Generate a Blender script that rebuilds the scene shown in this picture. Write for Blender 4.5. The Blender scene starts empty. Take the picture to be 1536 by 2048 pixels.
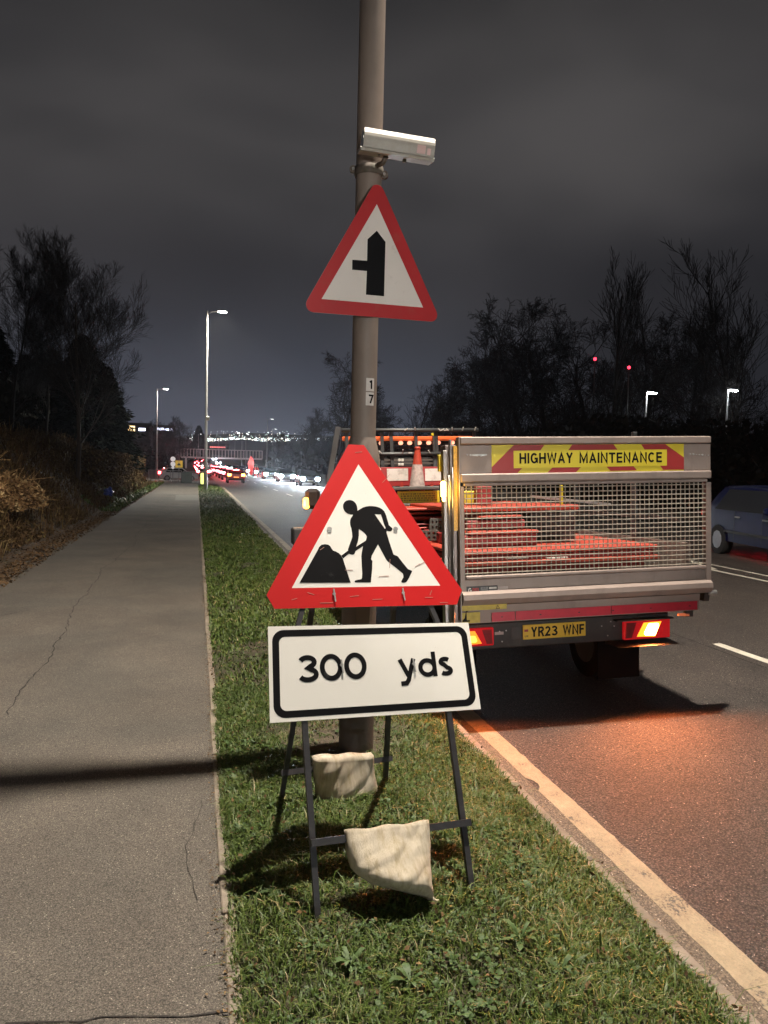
import bpy, bmesh, math, random
import numpy as np
from mathutils import Vector, Matrix, Euler
R = math.radians
random.seed(7); rng = np.random.default_rng(7)
scn = bpy.context.scene
C = scn.collection

# ------------------------------------------------------------------ camera
HC = 1.95                                   # camera height above the footpath (z = 0); +Y runs along the road
F = 1500.0
def cam_matrix(yaw, pitch, roll):
    y, p, r = R(yaw), R(pitch), R(roll)
    fwd = np.array([math.sin(y)*math.cos(p), math.cos(y)*math.cos(p), -math.sin(p)])
    right = np.array([math.cos(y), -math.sin(y), 0.0]); up = np.cross(right, fwd)
    return np.stack([right*math.cos(r)+up*math.sin(r), -right*math.sin(r)+up*math.cos(r), -fwd], 1)
CM = cam_matrix(14.0949, 3.4263, 1.4)
cam = bpy.data.cameras.new('camera'); cam.sensor_fit = 'VERTICAL'; cam.sensor_height = 36; cam.lens = F/2048*36
cam.clip_start = 0.05; cam.clip_end = 12000
camo = bpy.data.objects.new('camera', cam); C.objects.link(camo); scn.camera = camo
mw = Matrix([[*CM[0], 0], [*CM[1], 0], [*CM[2], HC], [0, 0, 0, 1]]); camo.matrix_world = mw
def ray(px, py): return CM @ np.array([(px-768)/F, -(py-1024)/F, -1.0])
def ground(px, py, z=0.0):
    d = ray(px, py); t = (z-HC)/d[2]; return Vector((d[0]*t, d[1]*t, z))
def atY(px, py, Y):
    d = ray(px, py); t = Y/d[1]; return Vector((d[0]*t, Y, HC+d[2]*t))
class Plane:                                # a tilted frame: local x right, y away, z up
    def __init__(s, O, yaw, pit, rol):
        s.R = Matrix.Rotation(R(yaw), 3, 'Z') @ Matrix.Rotation(R(pit), 3, 'X') @ Matrix.Rotation(R(rol), 3, 'Y'); s.O = Vector(O)
    def mat(s): return Matrix.Translation(s.O) @ s.R.to_4x4()
    def uv(s, px, py, y=0.0):
        d = Vector(ray(px, py)); n = s.R.col[1]; Cc = Vector((0, 0, HC)); t = ((s.O + n*y - Cc) @ n if False else (s.O + n*y - Cc).dot(n))/d.dot(n)
        P = Cc + d*t - s.O; return (P.dot(s.R.col[0]), P.dot(s.R.col[2]))

# ------------------------------------------------------------------ world: overcast night sky lit by the town
world = bpy.data.worlds.new('World'); scn.world = world; world.use_nodes = True
wn = world.node_tree.nodes; wl = world.node_tree.links; wn.clear()
def N(t, **k):
    n = wn.new(t)
    for a, b in k.items(): setattr(n, a, b)
    return n
wo = N('ShaderNodeOutputWorld'); bg1 = N('ShaderNodeBackground'); bg2 = N('ShaderNodeBackground'); add = N('ShaderNodeAddShader')
sky = N('ShaderNodeTexSky', sky_type='NISHITA'); sky.sun_disc = False; sky.sun_elevation = R(-7); sky.sun_rotation = R(10)
wl.new(sky.outputs[0], bg2.inputs[0]); bg2.inputs[1].default_value = 0.05
tc = N('ShaderNodeTexCoord'); sep = N('ShaderNodeSeparateXYZ'); wl.new(tc.outputs['Generated'], sep.inputs[0])
def ramp(fac, stops, mode='EASE'):
    r = N('ShaderNodeValToRGB'); r.color_ramp.interpolation = mode; e = r.color_ramp.elements
    e[0].position, e[0].color = stops[0][0], (*stops[0][1], 1); e[1].position, e[1].color = stops[1][0], (*stops[1][1], 1)
    for p, c in stops[2:]:
        k = e.new(p); k.color = (*c, 1)
    wl.new(fac, r.inputs[0]); return r
base = ramp(sep.outputs['Z'], [(0.0, (.022, .023, .030)), (0.10, (.026, .027, .033)), (0.22, (.038, .037, .041)), (0.38, (.064, .061, .062)), (0.58, (.044, .042, .042)), (1.0, (.022, .021, .021))])
mp = N('ShaderNodeMapping'); mp.inputs['Scale'].default_value = (1.2, 1.2, 2.4); mp.inputs['Rotation'].default_value = (0.15, 0.1, 0); wl.new(tc.outputs['Generated'], mp.inputs[0])
nz = N('ShaderNodeTexNoise'); nz.inputs['Scale'].default_value = 1.7; nz.inputs['Detail'].default_value = 3.5; nz.inputs['Roughness'].default_value = .42; nz.inputs['Distortion'].default_value = .5; wl.new(mp.outputs[0], nz.inputs['Vector'])
cl = ramp(nz.outputs[0], [(0.30, (.62, .63, .66)), (0.70, (1.34, 1.32, 1.31))])
mix = N('ShaderNodeMix', data_type='RGBA', blend_type='MULTIPLY'); mix.inputs['Factor'].default_value = 1
wl.new(base.outputs[0], mix.inputs['A']); wl.new(cl.outputs[0], mix.inputs['B'])
# the town's glow low over the road ahead
gd = N('ShaderNodeVectorMath', operation='DOT_PRODUCT'); wl.new(tc.outputs['Generated'], gd.inputs[0]); az = R(4.5); gd.inputs[1].default_value = (math.sin(az)*.999, math.cos(az)*.999, .03)
g1 = ramp(gd.outputs['Value'], [(0.90, (0, 0, 0)), (1.0, (.085, .098, .135))], 'EASE')
gz = N('ShaderNodeMapRange'); gz.inputs['From Min'].default_value = .0; gz.inputs['From Max'].default_value = .26; gz.inputs['To Min'].default_value = 1; gz.inputs['To Max'].default_value = 0; wl.new(sep.outputs['Z'], gz.inputs[0])
gp = N('ShaderNodeMath', operation='POWER'); gp.inputs[1].default_value = 1.6; wl.new(gz.outputs[0], gp.inputs[0])
gm = N('ShaderNodeMix', data_type='RGBA', blend_type='MULTIPLY'); gm.inputs['Factor'].default_value = 1; wl.new(g1.outputs[0], gm.inputs['A']); wl.new(gp.outputs[0], gm.inputs['B'])
ad = N('ShaderNodeMix', data_type='RGBA', blend_type='ADD'); ad.inputs['Factor'].default_value = 1; wl.new(mix.outputs['Result'], ad.inputs['A']); wl.new(gm.outputs['Result'], ad.inputs['B'])
wl.new(ad.outputs['Result'], bg1.inputs[0]); bg1.inputs[1].default_value = .86
wl.new(bg1.outputs[0], add.inputs[0]); wl.new(bg2.outputs[0], add.inputs[1]); wl.new(add.outputs[0], wo.inputs[0])
scn.view_settings.view_transform = 'Standard'; scn.view_settings.look = 'None'; scn.view_settings.exposure = 0; scn.view_settings.gamma = 1; scn.view_settings.use_curve_mapping = False
scn.cycles.max_bounces = 5; scn.cycles.diffuse_bounces = 2; scn.cycles.glossy_bounces = 3; scn.cycles.transmission_bounces = 4; scn.cycles.volume_bounces = 0
scn.cycles.use_denoising = True; scn.cycles.sample_clamp_indirect = 4
try: scn.cycles.use_light_tree = True
except Exception: pass
# street lamp power (the light each lamp head throws; the lamps' own lights are made in street_lamp())
LAMP_NEAR = 12000; LAMP_BEHIND = 2500; LAMP_FAR = 15000; ADDED_BEAMS = 4100
LAMP_COL = (1.0, .89, .755)

HAZE = .0002
# ------------------------------------------------------------------ materials
MATS = {}
def pmat(name, col, rough=.6, metal=0, var=.15, scale=6, bump=.0, bscale=60, spec=.5, dirt=None, dscale=3, dlo=.5, dhi=.7, stretch=None, coat=0, emit=None, estr=0, trans=0, alpha=1):
    if name in MATS: return MATS[name]
    m = bpy.data.materials.new(name); m.use_nodes = True; nt = m.node_tree; n = nt.nodes; l = nt.links
    b = n['Principled BSDF']; b.inputs['Roughness'].default_value = rough; b.inputs['Metallic'].default_value = metal; b.inputs['Specular IOR Level'].default_value = spec; b.inputs['Coat Weight'].default_value = coat
    if trans: b.inputs['Transmission Weight'].default_value = trans
    t = n.new('ShaderNodeTexCoord'); v = t.outputs['Object']
    if stretch:
        mm = n.new('ShaderNodeMapping'); mm.inputs['Scale'].default_value = stretch; l.new(v, mm.inputs[0]); v = mm.outputs[0]
    x = n.new('ShaderNodeTexNoise'); x.inputs['Scale'].default_value = scale; x.inputs['Detail'].default_value = 5; l.new(v, x.inputs['Vector'])
    r = n.new('ShaderNodeValToRGB'); e = r.color_ramp.elements; e[0].position = .3; e[1].position = .7
    e[0].color = (*[c*(1-var) for c in col], 1); e[1].color = (*[min(1, c*(1+var)) for c in col], 1); l.new(x.outputs[0], r.inputs[0])
    o = r.outputs[0]
    if dirt:
        y = n.new('ShaderNodeTexNoise'); y.inputs['Scale'].default_value = dscale; y.inputs['Detail'].default_value = 9; y.inputs['Roughness'].default_value = .7; l.new(v, y.inputs['Vector'])
        mr = n.new('ShaderNodeMapRange'); mr.inputs['From Min'].default_value = dlo; mr.inputs['From Max'].default_value = dhi; l.new(y.outputs[0], mr.inputs[0])
        mx = n.new('ShaderNodeMix'); mx.data_type = 'RGBA'; l.new(mr.outputs[0], mx.inputs['Factor']); l.new(o, mx.inputs['A']); mx.inputs['B'].default_value = (*dirt, 1); o = mx.outputs['Result']
    l.new(o, b.inputs['Base Color'])
    if bump:
        z = n.new('ShaderNodeTexNoise'); z.inputs['Scale'].default_value = bscale; z.inputs['Detail'].default_value = 4; l.new(v, z.inputs['Vector'])
        bp = n.new('ShaderNodeBump'); bp.inputs['Strength'].default_value = bump; bp.inputs['Distance'].default_value = .01; l.new(z.outputs[0], bp.inputs['Height']); l.new(bp.outputs[0], b.inputs['Normal'])
    if emit: b.inputs['Emission Color'].default_value = (*emit, 1); b.inputs['Emission Strength'].default_value = estr
    MATS[name] = m; return m
def emat(name, col, s):
    if name in MATS: return MATS[name]
    m = bpy.data.materials.new(name); m.use_nodes = True; b = m.node_tree.nodes['Principled BSDF']
    b.inputs['Base Color'].default_value = (*[c*.5 for c in col], 1); b.inputs['Emission Color'].default_value = (*col, 1); b.inputs['Emission Strength'].default_value = s; b.inputs['Roughness'].default_value = .3
    MATS[name] = m; return m
def tarmac(name, c0, c1, patch, bump=.5, speck=.72, rough=.75, gap=95, gapdark=.8, fine=150, hue=None):
    """chippings: voronoi stones with light and dark grains over slow patches"""
    m = bpy.data.materials.new(name); m.use_nodes = True; nt = m.node_tree; n = nt.nodes; l = nt.links; b = n['Principled BSDF']
    t = n.new('ShaderNodeTexCoord'); v = t.outputs['Object']
    vo = n.new('ShaderNodeTexVoronoi'); vo.inputs['Scale'].default_value = fine; l.new(v, vo.inputs['Vector'])
    bw = n.new('ShaderNodeRGBToBW'); l.new(vo.outputs['Color'], bw.inputs[0])
    r = n.new('ShaderNodeValToRGB'); e = r.color_ramp.elements; e[0].position = .15; e[0].color = (*c0, 1); e[1].position = .78; e[1].color = (*c1, 1)
    k = e.new(.90); k.color = (*[min(1, c*1.35) for c in c1], 1); k = e.new(.97); k.color = (speck, speck*.97, speck*.9, 1); l.new(bw.outputs[0], r.inputs[0])
    x = n.new('ShaderNodeTexNoise'); x.inputs['Scale'].default_value = .9; x.inputs['Detail'].default_value = 8; x.inputs['Roughness'].default_value = .65; l.new(v, x.inputs['Vector'])
    r2 = n.new('ShaderNodeValToRGB'); e = r2.color_ramp.elements; e[0].position = .33; e[0].color = (*[c*.78 for c in patch], 1); e[1].position = .7; e[1].color = (*[c*1.18 for c in patch], 1); l.new(x.outputs[0], r2.inputs[0])
    mx = n.new('ShaderNodeMix'); mx.data_type = 'RGBA'; mx.blend_type = 'MULTIPLY'; mx.inputs['Factor'].default_value = 1; l.new(r.outputs[0], mx.inputs['A']); l.new(r2.outputs[0], mx.inputs['B']); l.new(mx.outputs['Result'], b.inputs['Base Color'])
    if hue:                                  # slow worn and stained areas of another tone
        x3 = n.new('ShaderNodeTexNoise'); x3.inputs['Scale'].default_value = .42; x3.inputs['Detail'].default_value = 10; x3.inputs['Roughness'].default_value = .72; x3.inputs['Distortion'].default_value = .6; l.new(v, x3.inputs['Vector'])
        r3 = n.new('ShaderNodeValToRGB'); e = r3.color_ramp.elements; e[0].position = .38; e[0].color = (*hue[0], 1); e[1].position = .64; e[1].color = (*hue[1], 1); l.new(x3.outputs[0], r3.inputs[0])
        m3 = n.new('ShaderNodeMix'); m3.data_type = 'RGBA'; m3.blend_type = 'MULTIPLY'; m3.inputs['Factor'].default_value = 1; l.new(mx.outputs['Result'], m3.inputs['A']); l.new(r3.outputs[0], m3.inputs['B']); mx = m3
    b.inputs['Roughness'].default_value = rough
    z = n.new('ShaderNodeTexVoronoi'); z.inputs['Scale'].default_value = gap; l.new(v, z.inputs['Vector'])
    gr_ = n.new('ShaderNodeMapRange'); gr_.inputs['From Min'].default_value = .25; gr_.inputs['From Max'].default_value = .75; gr_.inputs['To Min'].default_value = 1.15; gr_.inputs['To Max'].default_value = gapdark; l.new(z.outputs['Distance'], gr_.inputs[0]); mg = n.new('ShaderNodeMix'); mg.data_type = 'RGBA'; mg.blend_type = 'MULTIPLY'; mg.inputs['Factor'].default_value = 1; l.new(mx.outputs['Result'], mg.inputs['A']); l.new(gr_.outputs[0], mg.inputs['B']); l.new(mg.outputs['Result'], b.inputs['Base Color'])
    z2 = n.new('ShaderNodeTexNoise'); z2.inputs['Scale'].default_value = 40; z2.inputs['Detail'].default_value = 6; l.new(v, z2.inputs['Vector'])
    a = n.new('ShaderNodeMath'); a.operation = 'ADD'; l.new(z.outputs['Distance'], a.inputs[0]); l.new(z2.outputs[0], a.inputs[1])
    bp = n.new('ShaderNodeBump'); bp.inputs['Strength'].default_value = bump; bp.inputs['Distance'].default_value = .012; l.new(a.outputs[0], bp.inputs['Height']); l.new(bp.outputs[0], b.inputs['Normal'])
    MATS[name] = m; return m
def tintmat(name, stops, rough=.7, spec=.3, trans=0):
    """colour picked per blade, leaf or twig from the 'tint' attribute"""
    m = bpy.data.materials.new(name); m.use_nodes = True; nt = m.node_tree; n = nt.nodes; l = nt.links; b = n['Principled BSDF']
    a = n.new('ShaderNodeAttribute'); a.attribute_name = 'tint'
    r = n.new('ShaderNodeValToRGB'); e = r.color_ramp.elements
    e[0].position, e[0].color = stops[0][0], (*stops[0][1], 1); e[1].position, e[1].color = stops[-1][0], (*stops[-1][1], 1)
    for p, c in stops[1:-1]: k = e.new(p); k.color = (*c, 1)
    l.new(a.outputs['Fac'], r.inputs[0]); l.new(r.outputs[0], b.inputs['Base Color']); b.inputs['Roughness'].default_value = rough; b.inputs['Specular IOR Level'].default_value = spec
    MATS[name] = m; return m

# ------------------------------------------------------------------ mesh helpers
def setp(o, label=None, category=None, group=None, kind=None):
    for k, v in (('label', label), ('category', category), ('group', group), ('kind', kind)):
        if v: o[k] = v
    return o
def link(name, me, m=None, parent=None, **k):
    o = bpy.data.objects.new(name, me); C.objects.link(o)
    if m and me is not None and not me.materials: me.materials.append(m)
    if parent: o.parent = parent
    return setp(o, **k)
def empty(name, loc=(0, 0, 0), rz=0, mat=None, **k):
    o = bpy.data.objects.new(name, None); C.objects.link(o)
    if mat is not None: o.matrix_world = mat
    else: o.location = loc; o.rotation_euler = (0, 0, rz)
    o.empty_display_size = .1
    return setp(o, **k)
class MB:
    def __init__(s): s.v = []; s.f = []; s.sm = []
    def add(s, vs, fs, smooth=False):
        n = len(s.v); s.v += [tuple(p) for p in vs]; s.f += [tuple(i+n for i in f) for f in fs]; s.sm += [smooth]*len(fs); return s
    def box(s, a, b):
        (x0, x1), (y0, y1), (z0, z1) = [sorted((a[i], b[i])) for i in range(3)]
        return s.add([(x0,y0,z0),(x1,y0,z0),(x1,y1,z0),(x0,y1,z0),(x0,y0,z1),(x1,y0,z1),(x1,y1,z1),(x0,y1,z1)], [(0,3,2,1),(4,5,6,7),(0,1,5,4),(1,2,6,5),(2,3,7,6),(3,0,4,7)])
    def bbox(s, a, b, r=.004):               # box with chamfered edges
        (x0, x1), (y0, y1), (z0, z1) = [sorted((a[i], b[i])) for i in range(3)]
        r = min(r, (x1-x0)*.45, (y1-y0)*.45, (z1-z0)*.45); bm = bmesh.new(); bmesh.ops.create_cube(bm, size=1)
        for v in bm.verts: v.co = ((x0+x1)/2+v.co.x*(x1-x0), (y0+y1)/2+v.co.y*(y1-y0), (z0+z1)/2+v.co.z*(z1-z0))
        bmesh.ops.bevel(bm, geom=bm.edges[:], offset=r, segments=1, affect='EDGES')
        bm.verts.index_update(); s.add([v.co[:] for v in bm.verts], [[v.index for v in f.verts] for f in bm.faces]); bm.free(); return s
    def tube(s, pts, r, n=8, cap=True, smooth=True):
        pts = [Vector(p) for p in pts]; rs = r if hasattr(r, '__len__') else [r]*len(pts); vs = []; fs = []
        d0 = (pts[1]-pts[0]).normalized(); u = d0.orthogonal().normalized()
        for i, p in enumerate(pts):
            d = (pts[min(i+1, len(pts)-1)]-pts[max(i-1, 0)]).normalized(); u = (u-d*u.dot(d)).normalized(); w = d.cross(u)
            for k in range(n):
                a = 2*math.pi*(k+.5)/n; vs.append(p+(u*math.cos(a)+w*math.sin(a))*rs[i])
        for i in range(len(pts)-1):
            for k in range(n): fs.append((i*n+k, i*n+(k+1) % n, (i+1)*n+(k+1) % n, (i+1)*n+k))
        s.add(vs, fs, smooth)
        if cap: b = len(s.v)-len(vs); s.f += [tuple(b+k for k in range(n))[::-1], tuple(b+(len(pts)-1)*n+k for k in range(n))]; s.sm += [False, False]
        return s
    def bar(s, a, b, w, h, up=(0, 0, 1)):      # rectangular bar from a to b; w across, h along 'up'
        a, b = Vector(a), Vector(b); d = (b-a).normalized(); u = Vector(up); u = (u-d*u.dot(d)).normalized(); x = d.cross(u)
        vs = [p+x*sx*w/2+u*sz*h/2 for p in (a, b) for sx, sz in ((-1,-1),(1,-1),(1,1),(-1,1))]
        return s.add(vs, [(0,3,2,1),(4,5,6,7),(0,1,5,4),(1,2,6,5),(2,3,7,6),(3,0,4,7)])
    def prism(s, poly, y0, y1):               # polygon in x,z extruded along y
        n = len(poly); vs = [(x, y0, z) for x, z in poly]+[(x, y1, z) for x, z in poly]
        ar = sum(poly[i][0]*poly[(i+1) % n][1]-poly[(i+1) % n][0]*poly[i][1] for i in range(n))
        o = list(range(n))
        if ar < 0: o = o[::-1]
        fs = [tuple(o), tuple(i+n for i in o[::-1])]+[(o[i], o[i-1], o[i-1]+n, o[i]+n) for i in range(n)]
        return s.add(vs, fs)
    def prismx(s, poly, x0, x1):              # polygon in y,z extruded along x
        n = len(poly); vs = [(x0, y, z) for y, z in poly]+[(x1, y, z) for y, z in poly]
        return s.add(vs, [tuple(range(n))[::-1], tuple(range(n, 2*n))]+[(i, (i+1) % n, (i+1) % n+n, i+n) for i in range(n)])
    def lathe(s, prof, c=(0, 0, 0), n=24, smooth=True):
        vs = []; fs = []; m = len(prof)
        for k in range(n):
            a = 2*math.pi*k/n
            for r, z in prof: vs.append((c[0]+r*math.cos(a), c[1]+r*math.sin(a), c[2]+z))
        for k in range(n):
            for i in range(m-1): fs.append((k*m+i, ((k+1) % n)*m+i, ((k+1) % n)*m+i+1, k*m+i+1))
        s.add(vs, fs, smooth)
        if prof[-1][0] > 1e-4: s.add([vs[k*m+m-1] for k in range(n)], [tuple(range(n))])
        return s
    def mesh(s, name):
        me = bpy.data.meshes.new(name); me.from_pydata(s.v, [], s.f); me.polygons.foreach_set('use_smooth', s.sm)
        bm = bmesh.new(); bm.from_mesh(me); bmesh.ops.recalc_face_normals(bm, faces=bm.faces[:]); bm.to_mesh(me); bm.free(); return me
    def obj(s, name, m, parent=None, **k):
        return link(name, s.mesh(name), m, parent, **k)
def curve_mesh(name, loops, y0, depth, m, parent=None, **k):
    """flat shape with holes: loops of (x, z) filled, 'depth' thick, front at local y = y0"""
    cu = bpy.data.curves.new(name, 'CURVE'); cu.dimensions = '2D'; cu.fill_mode = 'BOTH'; cu.extrude = depth/2
    for L in loops:
        sp = cu.splines.new('POLY'); sp.points.add(len(L)-1); sp.use_cyclic_u = True
        for i, (x, z) in enumerate(L): sp.points[i].co = (x, z, 0, 1)
    o = bpy.data.objects.new(name, cu); C.objects.link(o); me = bpy.data.meshes.new_from_object(o.evaluated_get(bpy.context.evaluated_depsgraph_get())); bpy.data.objects.remove(o)
    me.transform(Matrix(((1,0,0,0),(0,0,-1,y0+depth/2),(0,1,0,0),(0,0,0,1)))); me.materials.clear()
    return link(name, me, m, parent, **k)
def _arc(cx, cy, rx, ry, a0, a1, n=18): return [(cx+rx*math.cos(R(a0+(a1-a0)*i/n)), cy+ry*math.sin(R(a0+(a1-a0)*i/n))) for i in range(n+1)]
def glyph(ch, t):
    """centre lines of a plain sans serif letter, cap height 1; returns (width, polylines)"""
    a = t/2
    def full(w): return _arc(w/2, .5, w/2-a, .5-a, 0, 360, 36)
    G = {
     'H': (.70, [[(a,0),(a,1)],[(.70-a,0),(.70-a,1)],[(a,.52),(.70-a,.52)]]), 'I': (t, [[(a,0),(a,1)]]),
     'G': (.76, [_arc(.38, .5, .38-a, .5-a, 42, 322)+[(.76-a,.20),(.76-a,.46),(.42,.46)]]), 'W': (1.0, [[(a*.9,1),(.27,0+a),(.5,1-a*.6),(.73,0+a),(1-a*.9,1)]]),
     'A': (.74, [[(a*.8,0),(.37,1-a*.9),(.74-a*.8,0)],[(.17,.32),(.57,.32)]]), 'Y': (.70, [[(a*.9,1),(.35,.45),(.70-a*.9,1)],[(.35,.47),(.35,0)]]),
     'M': (.86, [[(a,0),(a,1-a*.3),(.43,.16),(.86-a,1-a*.3),(.86-a,0)]]), 'N': (.72, [[(a,0),(a,1-a*.4),(.72-a,a*.4),(.72-a,1)]]),
     'T': (.66, [[(0,1-a),(.66,1-a)],[(.33,0),(.33,1-a)]]), 'E': (.60, [[(.60,1-a),(a,1-a),(a,a),(.60,a)],[(a,.52),(.56,.52)]]), 'F': (.58, [[(.58,1-a),(a,1-a),(a,0)],[(a,.50),(.53,.50)]]),
     'C': (.74, [_arc(.37, .5, .37-a, .5-a, 42, 318)]), 'L': (.55, [[(a,1),(a,a),(.55,a)]]), 'D': (.70, [[(.3,a),(a,a),(a,1-a),(.3,1-a)]+_arc(.3, .5, .40-a, .5-a, 90, -90)]),
     'R': (.68, [[(a,0),(a,1-a),(.40,1-a)]+_arc(.40, .735, .27-a, .265-a, 90, -90, 12)+[(.40,.47),(a,.47)],[(.38,.47),(.68-a*.7,0)]]),
     '2': (.62, [_arc(.31, .70, .31-a, .30-a, 165, -28, 16)+[(a*1.1,a),(.62,a)]]), '3': (.72, [_arc(.35, .735, .33-a, .265-a, 158, -62, 14)+[(.38,.52)]+_arc(.35, .285, .37-a, .285-a, 62, -155, 16)]),
     '0': (.80, [full(.80)]), '1': (.36, [[(.36-a,0),(.36-a,1)],[(.36-a*1.2,.93),(.02,.74)]]), '7': (.60, [[(0,1-a),(.60-a*.8,1-a),(.22,0)]]), 'U': (.66, [[(a,1),(a,.33)]+_arc(.33, .33, .33-a, .33-a, 180, 360, 12)+[(.66-a,1)]]), 'K': (.66, [[(a,0),(a,1)],[(.62,1),(a,.42)],[(.25,.58),(.64,0)]]),
     'y': (.66, [[(a,.76),(.34,.08)],[(.66-a,.76),(.33,-.08),(.25,-.20),(.06,-.24+a*.3)]]), 'd': (.68, [_arc(.34, .37, .34-a, .38-a, 0, 360, 28),[(.68-a,0),(.68-a,1)]]),
     's': (.48, [_arc(.24, .535, .22-a, .185-a*.9, 38, 270, 14)+_arc(.24, .185, .24-a, .185-a*.9+.0, 90, -142, 14)])}
    if ch == 's': return .54, [_arc(.27, .76-.20, .245-a, .20-a*.95, 35, 250, 12)+_arc(.27, .20, .265-a, .21-a*.95, 70, -145, 14)]
    return G[ch]
def text_mesh(name, s, x, z, h, w, y0, m, parent=None, bold=.15, depth=.0008, gap=.13, **k):
    """flat print: cap height h, total width w, lower left corner (x, z), stroke 'bold' of the cap height"""
    gl = [(glyph(c, bold)) for c in s]; tot = sum(g[0] for g in gl)+gap*(len(s)-1); sx = w/tot; kx = sx/h; V = []; Fs = []; u = 0; off = 0
    for (gw, lines) in gl:
        for L in lines:
            P = [Vector((p[0]*kx, p[1])) for p in L]; closed = (P[0]-P[-1]).length < 1e-5; n = len(P); c0 = len(V); off += 1
            for i in range(n):
                if closed: d1 = (P[i]-P[i-1 if i else n-2]); d2 = (P[(i+1) if i < n-1 else 1]-P[i])
                else: d1 = P[i]-P[i-1] if i else P[1]-P[0]; d2 = P[i+1]-P[i] if i < n-1 else P[i]-P[i-1]
                d1, d2 = d1.normalized(), d2.normalized(); n1, n2 = Vector((-d1.y, d1.x)), Vector((-d2.y, d2.x)); b = (n1+n2)
                if b.length < 1e-4: b = n1
                b.normalize(); q = bold/2/max(b.dot(n1), .42)
                for sg in (1, -1): r_ = P[i]+b*q*sg; V.append((x+u*sx+r_.x*h, y0-.00004*(off % 4), z+r_.y*h))
            for i in range(n-1): Fs.append((c0+i*2, c0+i*2+1, c0+i*2+3, c0+i*2+2))
        u += gw+gap
    me = bpy.data.meshes.new(name); me.from_pydata(V, [], Fs); bm = bmesh.new(); bm.from_mesh(me)
    for f in bm.faces:
        f.normal_update()
        if f.normal.y > 0: f.normal_flip()
    bm.to_mesh(me); bm.free(); return link(name, me, m, parent, **k)
def rounded(pts, r, n=5):
    """polygon with rounded corners"""
    out = []; m = len(pts)
    for i in range(m):
        a, b, c = Vector(pts[i-1]), Vector(pts[i]), Vector(pts[(i+1) % m]); d1, d2 = (a-b).normalized(), (c-b).normalized()
        ang = d1.angle(d2); t = r/math.tan(ang/2); p, q = b+d1*t, b+d2*t; o = b+(d1+d2).normalized()*(r/math.sin(ang/2))
        a0 = math.atan2(*(p-o).yx); a1 = math.atan2(*(q-o).yx); da = (a1-a0+math.pi) % (2*math.pi)-math.pi
        for k in range(n+1): out.append((o.x+r*math.cos(a0+da*k/n), o.y+r*math.sin(a0+da*k/n)))
    return out
def npmesh(name, verts, faces, tint=None):
    """fast mesh from numpy: verts (n,3), faces (m,k)"""
    me = bpy.data.meshes.new(name); n, (m, k) = len(verts), faces.shape
    me.vertices.add(n); me.vertices.foreach_set('co', verts.astype(np.float32).ravel()); me.loops.add(m*k); me.loops.foreach_set('vertex_index', faces.astype(np.int32).ravel())
    me.polygons.add(m); me.polygons.foreach_set('loop_start', np.arange(0, m*k, k, dtype=np.int32)); me.polygons.foreach_set('loop_total', np.full(m, k, dtype=np.int32)); me.update(calc_edges=True)
    if tint is not None: a = me.attributes.new('tint', 'FLOAT', 'POINT'); a.data.foreach_set('value', tint.astype(np.float32))
    return me
def copy_tree(o, parent=None):
    c = o.copy(); C.objects.link(c); c.parent = parent
    if parent: c.matrix_parent_inverse = o.matrix_parent_inverse.copy()
    for ch in list(KIDS.get(o.name, [])): copy_tree(ch, c)
    return c
KIDS = {}
def kids(root):
    KIDS[root.name] = [o for o in C.objects if o.parent == root]
    for o in KIDS[root.name]: kids(o)

# ------------------------------------------------------------------ terrain heights
def sstep(a, b, x): t = np.clip((x-a)/(b-a), 0, 1); return t*t*(3-2*t)
def zroad(x, y):
    z = -.13+.022*np.clip(np.asarray(x, float)-2.03, 0, 8)-.022*np.clip(np.asarray(x, float)-10.5, 0, 9)
    return z+.028*np.clip(np.asarray(y, float)-260, 0, 300)
def fbm(x, y, seed=0):
    z = 0; r = np.random.default_rng(seed)
    for k in range(5):
        a = r.uniform(0, 6.28, 4); f = 2**k
        z = z+(np.sin(f*.9*x*math.cos(a[0])+f*.9*y*math.sin(a[0])+a[1])*np.cos(f*.8*y*math.cos(a[2])-f*.7*x*math.sin(a[2])+a[3]))/f
    return z
def zbank(x, y):
    t = sstep(0, 3.6, -3.25-np.asarray(x, float)); hgt = 2.75*(1-.25*sstep(45, 62, y))*(1-sstep(58, 72, y))
    return t*hgt+.10*fbm(np.asarray(x)*1.4, np.asarray(y)*1.4, 3)*sstep(0, .6, -3.25-np.asarray(x, float))
def zverge(x, y): return .012+.035*np.sin(np.clip((np.asarray(x)-.2)/1.7, 0, 1)*math.pi)*(1+.3*fbm(x, y, 9))-.055*sstep(1.2, 1.95, x)
def grid(name, xs, ys, zf, m, parent=None, smooth=True, **k):
    X, Y = np.meshgrid(xs, ys); Z = zf(X, Y)+np.zeros_like(X); v = np.stack([X, Y, Z], -1).reshape(-1, 3); a, b = len(ys), len(xs)
    i = (np.arange(a-1)[:, None]*b+np.arange(b-1)).ravel(); f = np.stack([i, i+1, i+b+1, i+b], 1)
    me = npmesh(name, v, f); me.polygons.foreach_set('use_smooth', [smooth]*len(f)); return link(name, me, m, parent, **k)
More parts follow.
